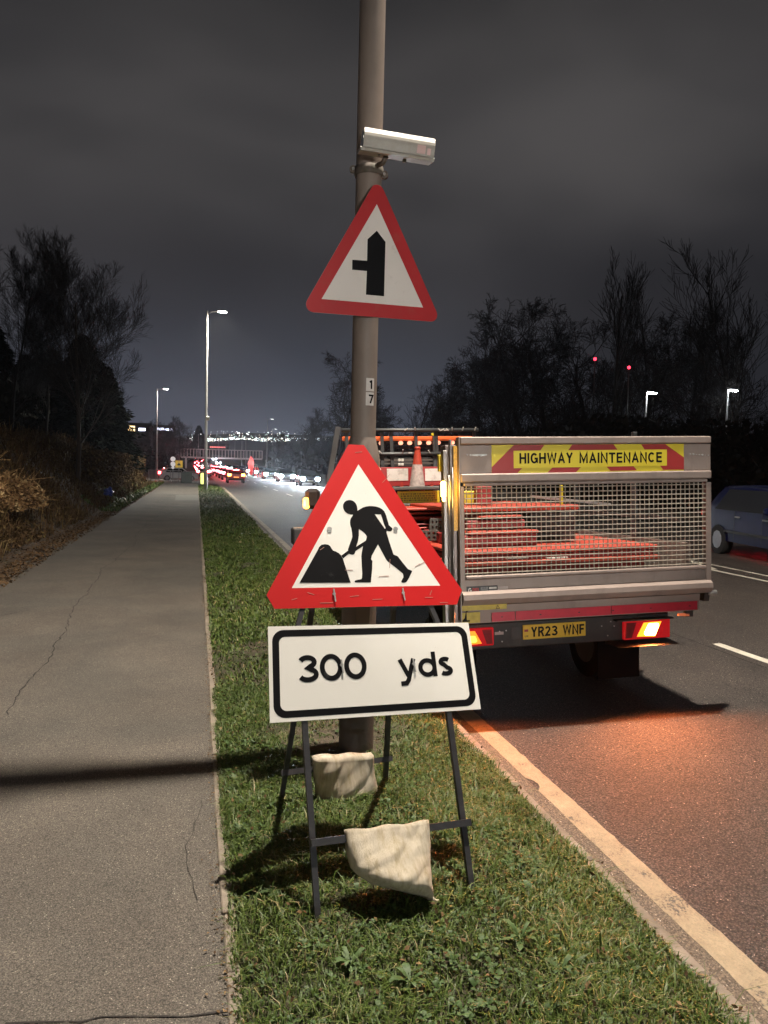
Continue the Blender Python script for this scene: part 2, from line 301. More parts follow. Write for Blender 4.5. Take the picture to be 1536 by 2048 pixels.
# ================================================================== SETTING
m_soil = pmat('soil', (.045, .036, .026), .95, var=.35, scale=9, bump=.6, bscale=30, dirt=(.03, .05, .016), dscale=4)
m_path = tarmac('path_tarmac', (.055, .053, .050), (.155, .145, .132), (1.03, 1.0, .97), bump=.4, rough=.85, gap=150, gapdark=.6, fine=230, speck=.5, hue=((.84, .84, .81), (1.16, 1.08, 1.0)))
m_road = tarmac('road_tarmac', (.022, .020, .019), (.115, .102, .092), (1, .98, .97), bump=.7, rough=.65, gap=78, gapdark=.22, hue=((.84, .79, .77), (1.20, 1.08, 1.01)))
m_gutter = tarmac('gutter_tarmac', (.075, .065, .052), (.20, .165, .13), (1, .95, .9), bump=.5, rough=.85)
m_conc = pmat('kerb_concrete', (.24, .20, .16), .85, var=.2, scale=5, bump=.3, bscale=120, dirt=(.11, .09, .07), dscale=3)
m_grassfloor = pmat('turf', (.034, .036, .015), .95, var=.5, scale=30, bump=1.0, bscale=70, dirt=(.055, .042, .027), dscale=4, dlo=.45, dhi=.6)
m_bank = pmat('bank_litter', (.065, .043, .027), .95, var=.5, scale=7, bump=1.0, bscale=18, dirt=(.030, .034, .014), dscale=1.5)
m_crack = pmat('crack_fill', (.025, .022, .02), .9)

gx = np.concatenate([np.linspace(-6000, -200, 12), np.linspace(-120, 160, 20), np.linspace(220, 6000, 12)])
gy = np.concatenate([np.linspace(-300, 240, 12), np.linspace(260, 560, 12), np.linspace(700, 7000, 12)])
grid('ground', gx, gy, lambda x, y: -.42+.028*np.clip(y-260, 0, 300)+0*x, m_soil, kind='structure')

ys = np.concatenate([np.arange(-12, 20, .5), np.arange(20, 262, 4), np.linspace(264, 620, 30)])
grid('road', np.concatenate([np.linspace(2.03, 10.5, 9), np.linspace(11, 19, 8)]), ys, zroad, m_road, kind='structure')
# side road joining from the left beyond the verge
grid('side_road', np.linspace(-60, 2.02, 24), np.linspace(76, 92, 5), lambda x, y: -.125+0*x, m_road, kind='structure')
grid('footpath', np.linspace(-3.45, .135, 12), np.concatenate([np.arange(-8, 20, .5), np.arange(20, 75.1, 2.5)]), lambda x, y: .006*fbm(x, y, 4)-.003, m_path, kind='structure')
grid('verge', np.linspace(.18, 1.92, 26), np.concatenate([np.arange(-4, 16, .08), np.arange(16, 62, .7)]), lambda x, y: zverge(x, y)-.012+.012*fbm(x*5, y*5, 8), m_grassfloor, kind='structure')
grid('bank', np.concatenate([np.linspace(-3.2, -8, 28), np.linspace(-9, -60, 14)])[::-1], np.concatenate([np.arange(2, 40, .4), np.arange(40, 76, 1.2)]), zbank, m_bank, kind='structure')
grid('far_verge', np.linspace(19, 60, 10), np.linspace(-12, 420, 60), lambda x, y: .02+.5*sstep(20, 30, x)+.2*fbm(x*.3, y*.3, 2)*sstep(19.5, 24, x)+.028*np.clip(y-260, 0, 300), m_bank, kind='structure')
ramp_pts = [(0.0, (.05, .05, .05))]

# kerb stones: each its own piece
kerb = empty('kerb', (0, 0, 0), kind='structure'); kerb['label'] = 'low concrete kerb between grass verge and road'
kst = MB().bbox((0, 0, 0), (.125, .893, .115), .014).mesh('kerb_stone'); kst.materials.append(m_conc)
for i in range(76):
    o = link('kerb_stone', kst, None, kerb); o.location = (1.905+.0015*math.sin(i*2.3)+(.0 if i < 66 else -.02*(i-66)**1.6), -3+.915*i, -.162+.006*math.sin(i*1.7)); o.rotation_euler = (0, .03*math.sin(i), .002*math.sin(i*3.1)+(0 if i < 66 else .05*(i-66)**.8))
edg = empty('path_edging', (0, 0, 0), kind='structure'); edg['label'] = 'narrow concrete edging between footpath and grass'
est = MB().bbox((0, 0, 0), (.055, .905, .06), .006).mesh('edging_stone'); est.materials.append(m_conc)
for i in range(70):
    o = link('edging_stone', est, None, edg); o.location = (.122+.004*math.sin(i*1.3), -3.2+.915*i, -.052+.004*math.sin(i*2.1)); o.rotation_euler = (0, 0, .004*math.sin(i*2.9))

_yg = np.concatenate([np.arange(-3, 20, .4), np.arange(20, 66, 3)])
grid('gutter', np.linspace(2.032, 2.178, 4), _yg, lambda x, y: zroad(x, y)+.0025, m_gutter, kind='structure')
# painted markings: sheets with worn, ragged edges
def worn_paint(name, col, lo=.44, hi=.60):
    m = bpy.data.materials.new(name); m.use_nodes = True; nt = m.node_tree; n = nt.nodes; l = nt.links; b = n['Principled BSDF']; b.inputs['Roughness'].default_value = .7
    t = n.new('ShaderNodeTexCoord'); x = n.new('ShaderNodeTexNoise'); x.inputs['Scale'].default_value = 3.2; x.inputs['Detail'].default_value = 12; x.inputs['Roughness'].default_value = .78; l.new(t.outputs['Object'], x.inputs['Vector'])
    y = n.new('ShaderNodeTexVoronoi'); y.inputs['Scale'].default_value = 110; l.new(t.outputs['Object'], y.inputs['Vector']); bw = n.new('ShaderNodeRGBToBW'); l.new(y.outputs['Color'], bw.inputs[0])
    a = n.new('ShaderNodeMath'); a.operation = 'MULTIPLY_ADD'; a.inputs[1].default_value = .16; l.new(bw.outputs[0], a.inputs[0]); l.new(x.outputs[0], a.inputs[2])
    r = n.new('ShaderNodeValToRGB'); e = r.color_ramp.elements; e[0].position = lo; e[0].color = (*col, 1); e[1].position = hi+.12; e[1].color = (*[c*.62 for c in col], 1); k = e.new(hi+.17); k.color = (.09, .08, .07, 1); l.new(a.outputs[0], r.inputs[0]); l.new(r.outputs[0], b.inputs['Base Color'])
    bp = n.new('ShaderNodeBump'); bp.inputs['Strength'].default_value = .5; bp.inputs['Distance'].default_value = .01; l.new(y.outputs['Distance'], bp.inputs['Height']); l.new(bp.outputs[0], b.inputs['Normal'])
    return m
m_line = worn_paint('edge_line_paint', (.44, .355, .235), .36, .54); m_line2 = worn_paint('white_line_paint', (.68, .64, .54), .5, .68)
def stripe(name, x0, x1, y0, y1, step=.06, m=m_line, jag=.006, skew=0.0, label=None):
    n = max(2, int((y1-y0)/step)); yy = np.linspace(y0, y1, n); r = np.random.default_rng(int(abs(x0*91+y0*17)))
    ja = np.cumsum(r.normal(0, jag, n)); ja = ja-np.convolve(ja, np.ones(min(15, n))/min(15, n), 'same'); jb = r.normal(0, jag*.6, n)
    w = np.abs(x1-x0)
    # a bite out of the kerb-side edge here and there
    bite = np.zeros(n)
    for k in range(int((y1-y0)*.28)): c0 = r.uniform(y0, y1); bite += w*.35*np.exp(-((yy-c0)/.07)**4)*(r.uniform(.3, 1))
    sx = skew*(yy-y0); xl = x0+ja*.3+np.minimum(bite, w*.5)+sx; xr = x1+jb*.8+sx
    xm = np.stack([xl, (xl+xr)/2, xr], 1).ravel(); ym = np.repeat(yy, 3); zm = zroad(xm, ym)+.004
    v = np.stack([xm, ym, zm], 1); i = np.arange(n-1)*3; f = np.concatenate([np.stack([i, i+1, i+4, i+3], 1), np.stack([i+1, i+2, i+5, i+4], 1)])
    o = link(name, npmesh(name, v, f), m, kind='structure')
    if label: o['label'] = label
    return o
stripe('edge_line', 2.175, 2.325, -2, 30, .05, label='worn cream edge line along the kerb')
stripe('edge_line', 2.175, 2.325, 30, 66, .5)
k = 0
for y0 in [-4.4, 4.15, 12.8, 21.6, 30.4, 39, 48, 57, 66, 78, 90, 105, 120, 140, 160, 180, 210, 240]:
    stripe('lane_dash', 5.93, 6.05, y0, y0+3.4, .08 if y0 < 30 else 1, m_line2)
for xa in (10.02, 10.60): stripe('median_line', xa, xa+.11, -5, 60, .15, m_line2, .002)
for j in range(8): stripe('median_hatch', 10.15, 10.27, 2.6+5.2*j, 2.6+5.2*j+1.3, .1, m_line2, .002, skew=.26)
stripe('far_edge_line', 18.5, 18.62, -5, 120, 1, m_line2, .003)
for i in range(7):
    a = -1.0+i*.3
    stripe('give_way_dash', -14+i*2.0, -13+i*2.0, 75.6, 75.9, .3, m_line2, .0)

# cracks in the footpath and the joint in the road: narrow sunken-looking seams of dark fill
def seam(name, pts, w, zf, seed, wob=.03, m=m_crack):
    r = np.random.default_rng(seed); P = []
    for a, b in zip(pts[:-1], pts[1:]):
        L = math.dist(a, b); n = max(2, int(L/.07))
        for k in range(n): t = k/n; P.append((a[0]+(b[0]-a[0])*t, a[1]+(b[1]-a[1])*t))
    P = np.array(P+[pts[-1]]); wal = np.cumsum(r.normal(0, wob*.35, (len(P), 2)), 0); wal -= np.linspace(0, 1, len(P))[:, None]*wal[-1]; P = P+wal+r.normal(0, wob*.12, P.shape)
    d = np.gradient(P, axis=0); d /= np.linalg.norm(d, axis=1)[:, None]+1e-6; nrm = np.stack([-d[:, 1], d[:, 0]], 1); ww = w*(.4+r.random(len(P)))[:, None]/2
    A, B = P+nrm*ww, P-nrm*ww; xy = np.stack([A, B], 1).reshape(-1, 2); z = zf(xy[:, 0], xy[:, 1])
    i = np.arange(len(P)-1)*2; return link(name, npmesh(name, np.column_stack([xy, z]), np.stack([i, i+1, i+3, i+2], 1)), m, kind='structure')
zp = lambda x, y: .006*fbm(x, y, 4)+.0015
def gp(*p): return [tuple(ground(*q)[:2]) for q in p]
seam('path_crack', gp((345, 985), (310, 1045), (285, 1090), (230, 1140), (195, 1190), (160, 1215), (120, 1290), (60, 1370), (15, 1430)), .011, zp, 1, .035)
seam('path_crack', gp((60, 1220), (0, 1232)), .012, zp, 2)
seam('path_joint', gp((0, 2034), (120, 2028), (250, 2030), (380, 2022), (480, 2015)), .008, zp, 3, .03)
seam('path_crack', gp((405, 1600), (380, 1700), (395, 1800)), .004, zp, 4, .02)
seam('road_joint', [(5.62, -2), (5.72, 4), (5.85, 8.6), (5.86, 14), (5.9, 30)], .018, lambda x, y: zroad(x, y)+.003, 5, .012)
seam('path_joint', gp((255, 1001), (402, 1005)), .05, zp, 6, .01)
patch = [tuple(ground(*q)[:2]) for q in ((352, 990), (395, 990), (396, 1001), (350, 1001))]
MB().add([(x, y, .006) for x, y in patch], [(0, 1, 2, 3)]).obj('path_patch', pmat('patch_tar', (.12, .115, .10), .8, var=.2, scale=20), kind='structure')

# ------------------------------------------------------------------ grass, weeds, litter
m_grass = tintmat('grass_blades', [(0, (.024, .044, .007)), (.45, (.064, .108, .016)), (.72, (.112, .146, .030)), (.86, (.19, .17, .065)), (1, (.28, .23, .12))], .5, .4)
def dens(x, y):                               # bare soil round the lamp column and the sign
    b = np.exp(-(((x-1.05)/.62)**2+((y-4.95)/.55)**2)**1.5)*.93
    n = fbm(x*2.3, y*2.3, 21)
    return np.clip(np.clip(.72+.5*n, .38, 1)*(1-b), .0, 1)
def blades(n, xr, yr, hr, seed, wf=.0042, zf=zverge, density=dens, lean=.9, near=0.0):
    r = np.random.default_rng(seed); x = r.uniform(*xr, n); u = r.random(n)
    y = yr[0]+(yr[1]-yr[0])*(u**(1+near)); keep = r.random(n) < density(x, y); x, y = x[keep], y[keep]; n = len(x)
    z = zf(x, y)-.012; cl = fbm(x*6, y*6, 31)
    h = r.uniform(*hr, n)*(1+.55*cl+.9*(r.random(n) > .93)); h = np.maximum(h, .012); a = r.uniform(0, 6.283, n); ln = h*np.abs(r.normal(lean, .5, n))*.9; w = wf*(.6+.8*r.random(n))*(1+.05*y)
    dx, dy = np.cos(a), np.sin(a); px, py = -np.sin(a+r.normal(0, .8, n)), np.cos(a)
    P = []
    for t, hz, wd in ((0, 0, 1), (.5, .72, .8), (1, 1.0, .05)):
        bend = ln*t**1.7; zz = z+h*hz*(1-.25*t)
        for s in (-1, 1): P.append(np.stack([x+dx*bend+px*w*wd*s/2, y+dy*bend+py*w*wd*s/2, zz], 1))
    v = np.stack(P, 1).reshape(-1, 3); i = np.arange(n)[:, None]*6
    f = np.concatenate([i+np.array([0, 1, 3, 2]), i+np.array([2, 3, 5, 4])]); tint = np.repeat(np.clip(r.beta(2, 3, n)*.75+.25*(cl*.3+.3)+(r.random(n) > .90)*.45+.1*sstep(1.0, 1.9, x), 0, 1), 6)
    return npmesh('grass', v, f, tint)
link('grass', blades(250000, (.15, 1.96), (1.9, 6.5), (.012, .046), 1), m_grass, kind='stuff', label='short green grass growing on the verge')
link('grass', blades(90000, (.17, 1.95), (6.5, 20), (.02, .055), 2, .008), m_grass, kind='stuff', label='grass of the verge beyond the lamp column')
link('grass', blades(60000, (.17, 1.93), (20, 62), (.04, .11), 3, .012), m_grass, kind='stuff', label='far end of the green verge near the distant lamp')
link('grass', blades(9000, (-4.2, -2.9), (30, 72), (.06, .18), 4, .02, zf=lambda x, y: zbank(x, y)+.02, density=lambda x, y: np.clip(.4+.6*fbm(x, y*.5, 5)+.5*sstep(55, 65, y), 0, 1)), m_grass, kind='stuff', label='strip of grass at the foot of the bank')
# bare trodden soil round the foot of the lamp column
_a = np.linspace(0, 2*math.pi, 80, endpoint=False); _rr = 1+.16*np.sin(_a*3+1)+.10*np.sin(_a*7+2)+.06*np.sin(_a*13)
_px = [(1.12+.60*q*c*r_, 5.0+.58*q*s_*r_) for q in np.linspace(0, 1, 9) for c, s_, r_ in zip(np.cos(_a), np.sin(_a), _rr)]
_px = np.array(_px); _z = zverge(_px[:, 0], _px[:, 1])-.006+.012*fbm(_px[:, 0]*9, _px[:, 1]*9, 77)*0+.008*(1-np.repeat(np.linspace(0, 1, 9), 80)**4)
_i = np.array([[k*80+j, k*80+(j+1) % 80, (k+1)*80+(j+1) % 80, (k+1)*80+j] for k in range(8) for j in range(80)])
link('bare_soil', npmesh('bare_soil', np.column_stack([_px, _z]), _i), pmat('bare_soil', (.085, .066, .046), .95, var=.4, scale=18, bump=1.0, bscale=60, dirt=(.04, .035, .02), dscale=9), kind='structure', label='bare trodden soil round the foot of the lamp column')
link('dead_leaves', litter(900, lambda r, n: r.normal(1.1, .4, n), lambda r, n: r.normal(5.0, .35, n), lambda x, y: zverge(x, y)+.008, 66, (.01, .03), tilt=.5) if 'litter' in globals() else None, MATS.get('dead_leaves'), kind='stuff', label='leaf crumbs on the bare soil by the column') if False else None
# longer tufts that overhang the kerb
def dens2(x, y): return np.clip(sstep(1.45, 1.8, x)*(.35+.8*fbm(x*3, y*3, 41)), 0, 1)
link('grass_tufts', blades(26000, (1.3, 1.95), (2.0, 14), (.025, .07), 5, .0045, density=dens2, lean=1.25), m_grass, kind='stuff', label='longer grass tufts hanging over the kerb')
# clover, dandelion and dock leaves in the turf: rosettes of broad leaves
m_weed = tintmat('weed_leaves', [(0, (.026, .050, .014)), (.6, (.050, .095, .026)), (1, (.085, .13, .042))], .55, .35)
def rosettes(n, xr, yr, seed, size=(.02, .05), leaves=(5, 9), zf=zverge, broad=.38, density=None):
    r = np.random.default_rng(seed); V = []; Fc = []; T = []; c = 0
    for _ in range(n):
        x, y = r.uniform(*xr), r.uniform(*yr)
        if density and r.random() > density(x, y): continue
        z = float(zf(x, y)); s = r.uniform(*size); m = r.integers(*leaves); t0 = r.random()
        for k in range(m):
            a = 6.283*k/m+r.normal(0, .25); L = s*r.uniform(.7, 1.3); w = L*broad*r.uniform(.7, 1.2); up = r.uniform(.15, .8)
            d = np.array([math.cos(a), math.sin(a)]); p = np.array([-d[1], d[0]])
            for tt, ww, zz in ((0, .08, 0), (.4, .8, .75), (.75, 1.0, 1.0), (1, .12, .8)):
                for sg in (-1, 1): V.append((x+d[0]*L*tt+p[0]*w*ww*sg/2, y+d[1]*L*tt+p[1]*w*ww*sg/2, z+.008+L*up*zz)); T.append(min(1, max(0, t0*.6+r.random()*.4)))
            for q in range(3): Fc.append((c+q*2, c+q*2+1, c+q*2+3, c+q*2+2))
            c += 8
    return npmesh('weeds', np.array(V), np.array(Fc), np.array(T))
link('weeds', rosettes(2600, (.2, 1.7), (2.0, 5.2), 11, (.012, .028), (3, 5), broad=.8, density=lambda x, y: .2+.9*max(0, float(fbm(x*2.5, y*2.5, 13)))), m_weed, kind='stuff', label='small clover leaves spread through the grass')
for i, (px, py, s, n, lab) in enumerate([(700, 1950, .065, 11, 'broad green dock weed at the bottom of the verge'), (480, 1670, .055, 12, 'flat rosette weed beside the path edge'), (545, 1800, .055, 9, 'pointed weed just left of the front left sign leg'), (1040, 1900, .07, 12, 'dark green weed right of the sign near the kerb'), (1120, 1960, .06, 8, 'small pale weed low on the right of the verge'), (850, 1460, .08, 9, 'tuft of weeds behind the right sign leg'), (820, 1990, .07, 9, 'dandelion weed at the bottom centre of the verge')]):
    g = ground(px, py); r = rosettes(1, (g.x, g.x), (g.y, g.y), 50+i, (s, s), (n, n+1), broad=.26 if i % 2 else .34)
    link('weed_plant', r, m_weed, label=lab, category='plant', group='weeds growing in the verge')
# straws, dead leaves, crumbs of bark
m_dead = tintmat('dead_leaves', [(0, (.045, .026, .013)), (.5, (.12, .072, .035)), (.85, (.23, .15, .075)), (1, (.38, .28, .15))], .8, .2)
def litter(n, xf, yf, zf, seed, size=(.02, .05), tilt=1.0, aspect=.55, tmul=1.0, dens=None):
    r = np.random.default_rng(seed); x, y = xf(r, n), yf(r, n)
    if dens is not None: kk = r.random(n) < dens(x, y); x, y = x[kk], y[kk]; n = len(x)
    z = zf(x, y)+r.uniform(0, .03, n)*tilt; s = r.uniform(*size, n); q = r.normal(0, 1, (n, 3)); q[:, 2] += 1.2/max(tilt, .05); q /= np.linalg.norm(q, axis=1)[:, None]
    u = np.cross(q, r.normal(0, 1, (n, 3))); u /= np.linalg.norm(u, axis=1)[:, None]; w = np.cross(q, u); c = np.stack([x, y, z], 1); S = s[:, None]; A = aspect
    v = np.stack([c-u*S/2, c+w*S*A/2+q*S*.12, c+u*S/2, c-w*S*A/2+q*S*.12], 1).reshape(-1, 3); f = np.arange(n*4).reshape(n, 4)
    return npmesh('litter', v, f, np.repeat(np.clip(r.beta(2, 2.6, n)*tmul, 0, 1), 4))
U = lambda a, b: (lambda r, n: r.uniform(a, b, n))
link('dead_leaves', litter(1500, U(.15, 2.0), U(2, 8), lambda x, y: zverge(x, y)+.01, 61, (.01, .035)), m_dead, kind='stuff', label='crumbs of dead leaves lying in the grass')
link('dead_leaves', litter(2600, lambda r, n: .18-np.abs(r.normal(0, .05, n)), U(2, 14), lambda x, y: 0*x+.004, 62, (.006, .022), tilt=.2), m_dead, kind='stuff', label='soil and leaf crumbs along the right path edge')
link('dead_leaves', litter(16000, lambda r, n: -3.0-np.abs(r.normal(0, .35, n))+.25*r.random(n), lambda r, n: 6+60*r.random(n)**1.5, lambda x, y: np.where(x < -3.25, zbank(x, y), .0)+.006, 63, (.03, .08), tilt=.5, tmul=.85), m_dead, kind='stuff', label='leaf litter spilled along the left path edge')
# undergrowth of dead bramble, ivy and long brown grass over the bank
m_scrub = tintmat('scrub_leaves', [(0, (.030, .021, .012)), (.5, (.095, .058, .030)), (.8, (.13, .10, .040)), (1, (.25, .18, .09))], .9, .06)
def scrubd(x, y): return np.clip(.5+.6*fbm(x*.9, y*.9, 71), .05, 1)
link('undergrowth', litter(90000, lambda r, n: -3.45-3.9*r.random(n), lambda r, n: 8+58*r.random(n)**1.5, lambda x, y: zbank(x, y)+.06+.24*np.abs(fbm(x*1.7, y*1.7, 72))*np.random.default_rng(1).random(x.shape), 64, (.035, .10), tilt=3.0, dens=scrubd, tmul=.9), m_scrub, kind='stuff', label='dead brown scrub and ivy covering the bank')
def stalks(n, xr, yr, zf, h, seed, m, w=.012, **k):
    return link('dry_stalks', blades(n, xr, yr, h, seed, w, zf=zf, density=lambda x, y: scrubd(x, y), lean=.9), m, kind='stuff', **k)
stalks(30000, (-7.2, -3.5), (10, 66), lambda x, y: zbank(x, y)+.02, (.15, .50), 81, m_scrub, label='long dry stalks standing on the bank')
# big brown bush at the left edge of the picture
def lump(x, y, c, rx, ry, h): return h*np.clip(1-((x-c[0])/rx)**2-((y-c[1])/ry)**2, 0, 1)**.5
def bushmesh(c, rx, ry, h, n, seed, size=(.04, .11), tmul=1.0, twig=600, base=None):
    r = np.random.default_rng(seed); d = r.normal(0, 1, (n, 3)); d[:, 2] = np.abs(d[:, 2]); d /= np.linalg.norm(d, axis=1)[:, None]; rad = r.random(n)**.28*(1+.16*fbm(d[:, 0]*5+d[:, 2]*3, d[:, 1]*5, seed))
    p = d*rad[:, None]*np.array([rx, ry, h])+np.array([c[0], c[1], base if base is not None else float(zbank(*c))-.1]); s = r.uniform(*size, n)[:, None]
    q = r.normal(0, 1, (n, 3)); q /= np.linalg.norm(q, axis=1)[:, None]; u = np.cross(q, r.normal(0, 1, (n, 3))); u /= np.linalg.norm(u, axis=1)[:, None]; w = np.cross(q, u)
    v = np.stack([p-u*s/2, p+w*s*.3, p+u*s/2, p-w*s*.3], 1).reshape(-1, 3); t = np.repeat(np.clip(r.beta(2, 2.5, n)*tmul+.25*(rad > .93), 0, 1), 4); nf = n*4
    a = p[r.integers(0, n, twig)]; L = r.uniform(.2, .7, twig)[:, None]; dd = d[r.integers(0, n, twig)]*.6+r.normal(0, .4, (twig, 3)); b = a+dd*L; w2 = np.cross(dd, r.normal(0, 1, (twig, 3))); w2 /= np.linalg.norm(w2, axis=1)[:, None]; w2 *= .006
    v2 = np.stack([a-w2, a+w2, b+w2*.4, b-w2*.4], 1).reshape(-1, 3)
    return npmesh('bush', np.concatenate([v, v2]), np.arange(len(v)+len(v2)).reshape(-1, 4), np.concatenate([t, np.full(len(v2), .75)]))
m_brush = tintmat('brown_bush_leaves', [(0, (.045, .026, .012)), (.5, (.15, .080, .034)), (.8, (.24, .15, .065)), (1, (.36, .26, .13))], .7, .3)
for (c, rx, ry, h, n, lab) in [((-4.9, 15.6), 1.3, 2.0, 1.25, 15000, 'large russet bush at the foot of the bank at the left picture edge'), ((-4.6, 19.5), 1.0, 1.6, .8, 8000, 'second russet bush farther along the bank foot'), ((-5.9, 13.5), 1.4, 1.7, 1.1, 9000, 'russet bush higher on the bank at the left picture edge')]:
    link('bank_bush', bushmesh(c, rx, ry, h, n, 90+n % 17), m_brush, label=lab, category='bush', group='russet bushes on the bank')
# clipped hedge along the bank towards the junction
def boxfoliage(x0, x1, y0, y1, z0, z1, n, seed, size):
    r = np.random.default_rng(seed); p = np.stack([r.uniform(x0, x1, n), r.uniform(y0, y1, n), z0+(z1-z0)*r.random(n)**.6], 1); p[:, 2] += .12*fbm(p[:, 0], p[:, 1], 5)
    s = r.uniform(*size, n)[:, None]; q = r.normal(0, 1, (n, 3)); q /= np.linalg.norm(q, axis=1)[:, None]; u = np.cross(q, r.normal(0, 1, (n, 3))); u /= np.linalg.norm(u, axis=1)[:, None]; w = np.cross(q, u)
    return npmesh('foliage', np.stack([p-u*s/2, p+w*s*.35, p+u*s/2, p-w*s*.35], 1).reshape(-1, 3), np.arange(n*4).reshape(n, 4), np.repeat(r.beta(2, 3, n), 4))
hm = boxfoliage(-5.2, -4.0, 34, 64, .5, 2.35, 26000, 5, (.08, .17)); link('hedge', hm, m_scrub, label='bare clipped hedge running along the path towards the junction', category='hedge')
# blue litter caught in the bank
lb = bmesh.new(); bmesh.ops.create_icosphere(lb, subdivisions=3, radius=.16)
for v in lb.verts: v.co *= 1+.28*math.sin(v.co.x*37+v.co.y*21)+.16*math.sin(v.co.z*53+v.co.x*11); v.co.z *= .95
me = bpy.data.meshes.new('litter_bag'); lb.to_mesh(me); lb.free(); p = atY(218, 984, 30); o = link('litter_bag', me, pmat('blue_plastic', (.03, .05, .22), .35, var=.2), label='crumpled blue plastic bag caught on the bank', category='litter'); o.location = (p.x, 30, p.z)
# ================================================================== STREET LAMPS
m_col = pmat('column_paint', (.22, .175, .148), .55, var=.10, scale=3, bump=.08, bscale=30, dirt=(.13, .105, .085), dscale=2.2, dlo=.48, dhi=.8, stretch=(1, 1, .35))
m_colbase = pmat('column_base_band', (.11, .088, .074), .8, var=.25, scale=5, bump=.25, bscale=50, dirt=(.045, .05, .028), dscale=5)
m_galv = pmat('galvanised', (.42, .42, .41), .45, .7, var=.15, scale=12, bump=.05)
m_colfar = pmat('column_far', (.30, .29, .28), .5, var=.1)
m_led = emat('led_panel', (1.0, .93, .76), 400)
m_head = pmat('lamp_head', (.25, .25, .25), .5, .3, var=.1)
def spot(name, loc, target, power, col, size=100, blend=.6, radius=.12):
    L = bpy.data.lights.new(name, 'SPOT'); L.energy = power; L.color = col; L.spot_size = R(size); L.spot_blend = blend; L.shadow_soft_size = radius
    o = bpy.data.objects.new(name, L); C.objects.link(o); o.location = loc; o.rotation_euler = (Vector(target)-Vector(loc)).to_track_quat('-Z', 'Y').to_euler(); return o
def street_lamp(x, y, z0, h, out, label, power=0, n=10, near=False, r=.083, detail=True, led=None):
    e = empty('street_lamp', (x, y, z0), label=label, category='street lamp', group='street lamps along the road')
    if near:
        MB().lathe([(.116, -.3), (.116, .36)], n=32).obj('base_band', m_colbase, e)
        MB().lathe([(.115, .36), (.115, 1.98), (.112, 2.02), (.085, 2.14)], n=32).obj('base_compartment', m_col, e)
        MB().lathe([(.0835, 2.13), (.083, 4.5), (.080, h-.3), (.05, h-.02), (.0, h)], n=32).obj('shaft', m_col, e)
        MB().bbox((-.05, -.123, .75), (.05, -.112, 1.45), .004).obj('door', m_col, e)
    else:
        MB().lathe([(r*1.3, -.2), (r*1.3, 1.9), (r, 2.05), (r*.6, h-.05), (r*.45, h)], n=n).obj('shaft', m_colfar, e)
    ax = Vector((out, 0, 0)); s = math.copysign(1, out)
    MB().tube([(0, 0, h-.25), (ax.x*.25, 0, h-.06), (ax.x*.9, 0, h+.02)], .035, 8).obj('bracket', m_colfar, e)
    hd = MB(); hd.prism([(ax.x-.35*s, h-.0), (ax.x+.35*s, h+.02), (ax.x+.30*s, h+.09), (ax.x-.25*s, h+.10)], -.14, .14); hd.obj('lamp_head', m_head, e)
    MB().box((ax.x-.26, -.11, h-.03), (ax.x+.26, .11, h-.012)).obj('led_panel', led or m_led, e)
    return e
COL = (1.06, 4.84)
lamp17 = street_lamp(COL[0], COL[1], 0, 12.0, 1.25, 'tall grey lamp column numbered 17 carrying the side road warning sign', near=True)
for nm, (lx, ly), p, sz in (('lamp_light', (COL[0]+1.25, COL[1]), LAMP_NEAR, 150),):
    o = spot('lamp_light', (lx, ly, 11.92), (lx, ly+.2, 0), p, LAMP_COL, sz, .5, .11)
# number labels, clamp band
m_lab = pmat('label_white', (.62, .58, .55), .5, var=.06, scale=30, dirt=(.45, .30, .28), dscale=18, dlo=.55, dhi=.7); m_black = pmat('sign_black', (.004, .004, .005), .55, spec=.12, var=.3, scale=5, dirt=(.05, .05, .05), dscale=12, dlo=.6, dhi=.75)
def on_column(ob): ob.location = (COL[0], COL[1], 0); return ob
dirn = math.atan2(-COL[1], -COL[0]); 
lm = Matrix.Translation((COL[0], COL[1], 0)) @ Matrix.Rotation(R(-9.5), 4, 'Z')
lamp17_l = []
for k, (z0, z1, ch) in enumerate([(2.437, 2.52, '1'), (2.345, 2.43, '7')]):
    b = MB()
    n = 7; a0, a1 = R(-90+6), R(-90+46)
    vs = [((.085+d)*math.cos(a0+(a1-a0)*i/n), (.085+d)*math.sin(a0+(a1-a0)*i/n), z) for i in range(n+1) for z in (z0, z1) for d in (0,)]
    b.add(vs, [(2*i, 2*i+2, 2*i+3, 2*i+1) for i in range(n)]); o = b.obj('number_label', m_lab, lamp17); o.matrix_local = Matrix.Rotation(R(-9.5), 4, 'Z'); 
    t = text_mesh('numeral', ch, -.016 if ch == '7' else -.012, z0+.014, .056, .034 if ch == '7' else .020, -.0025, m_black, o, bold=.2)
    t.matrix_local = Matrix.Rotation(R(28), 4, 'Z') @ Matrix.Translation((0, -.0865, 0))
MB().lathe([(.088, -.03), (.092, -.028), (.092, .028), (.088, .03)], n=32).obj('mount_band', m_colbase, lamp17).location = (0, 0, 3.84)
for sx in (-1, 1):
    b = MB(); b.tube([(sx*.10, -.018, 0), (sx*.10, .018, 0)], .024, 14); b.box((sx*.075, -.014, -.02), (sx*.10, .014, .02)); o = b.obj('band_lug', m_colbase, lamp17); o.location = (0, 0, 3.84-.015*sx); o.rotation_euler = (0, 0, R(-14))
    o2 = MB().tube([(sx*.10, -.03, 0), (sx*.10, .03, 0)], .009, 6).obj('bolt', m_galv, o)

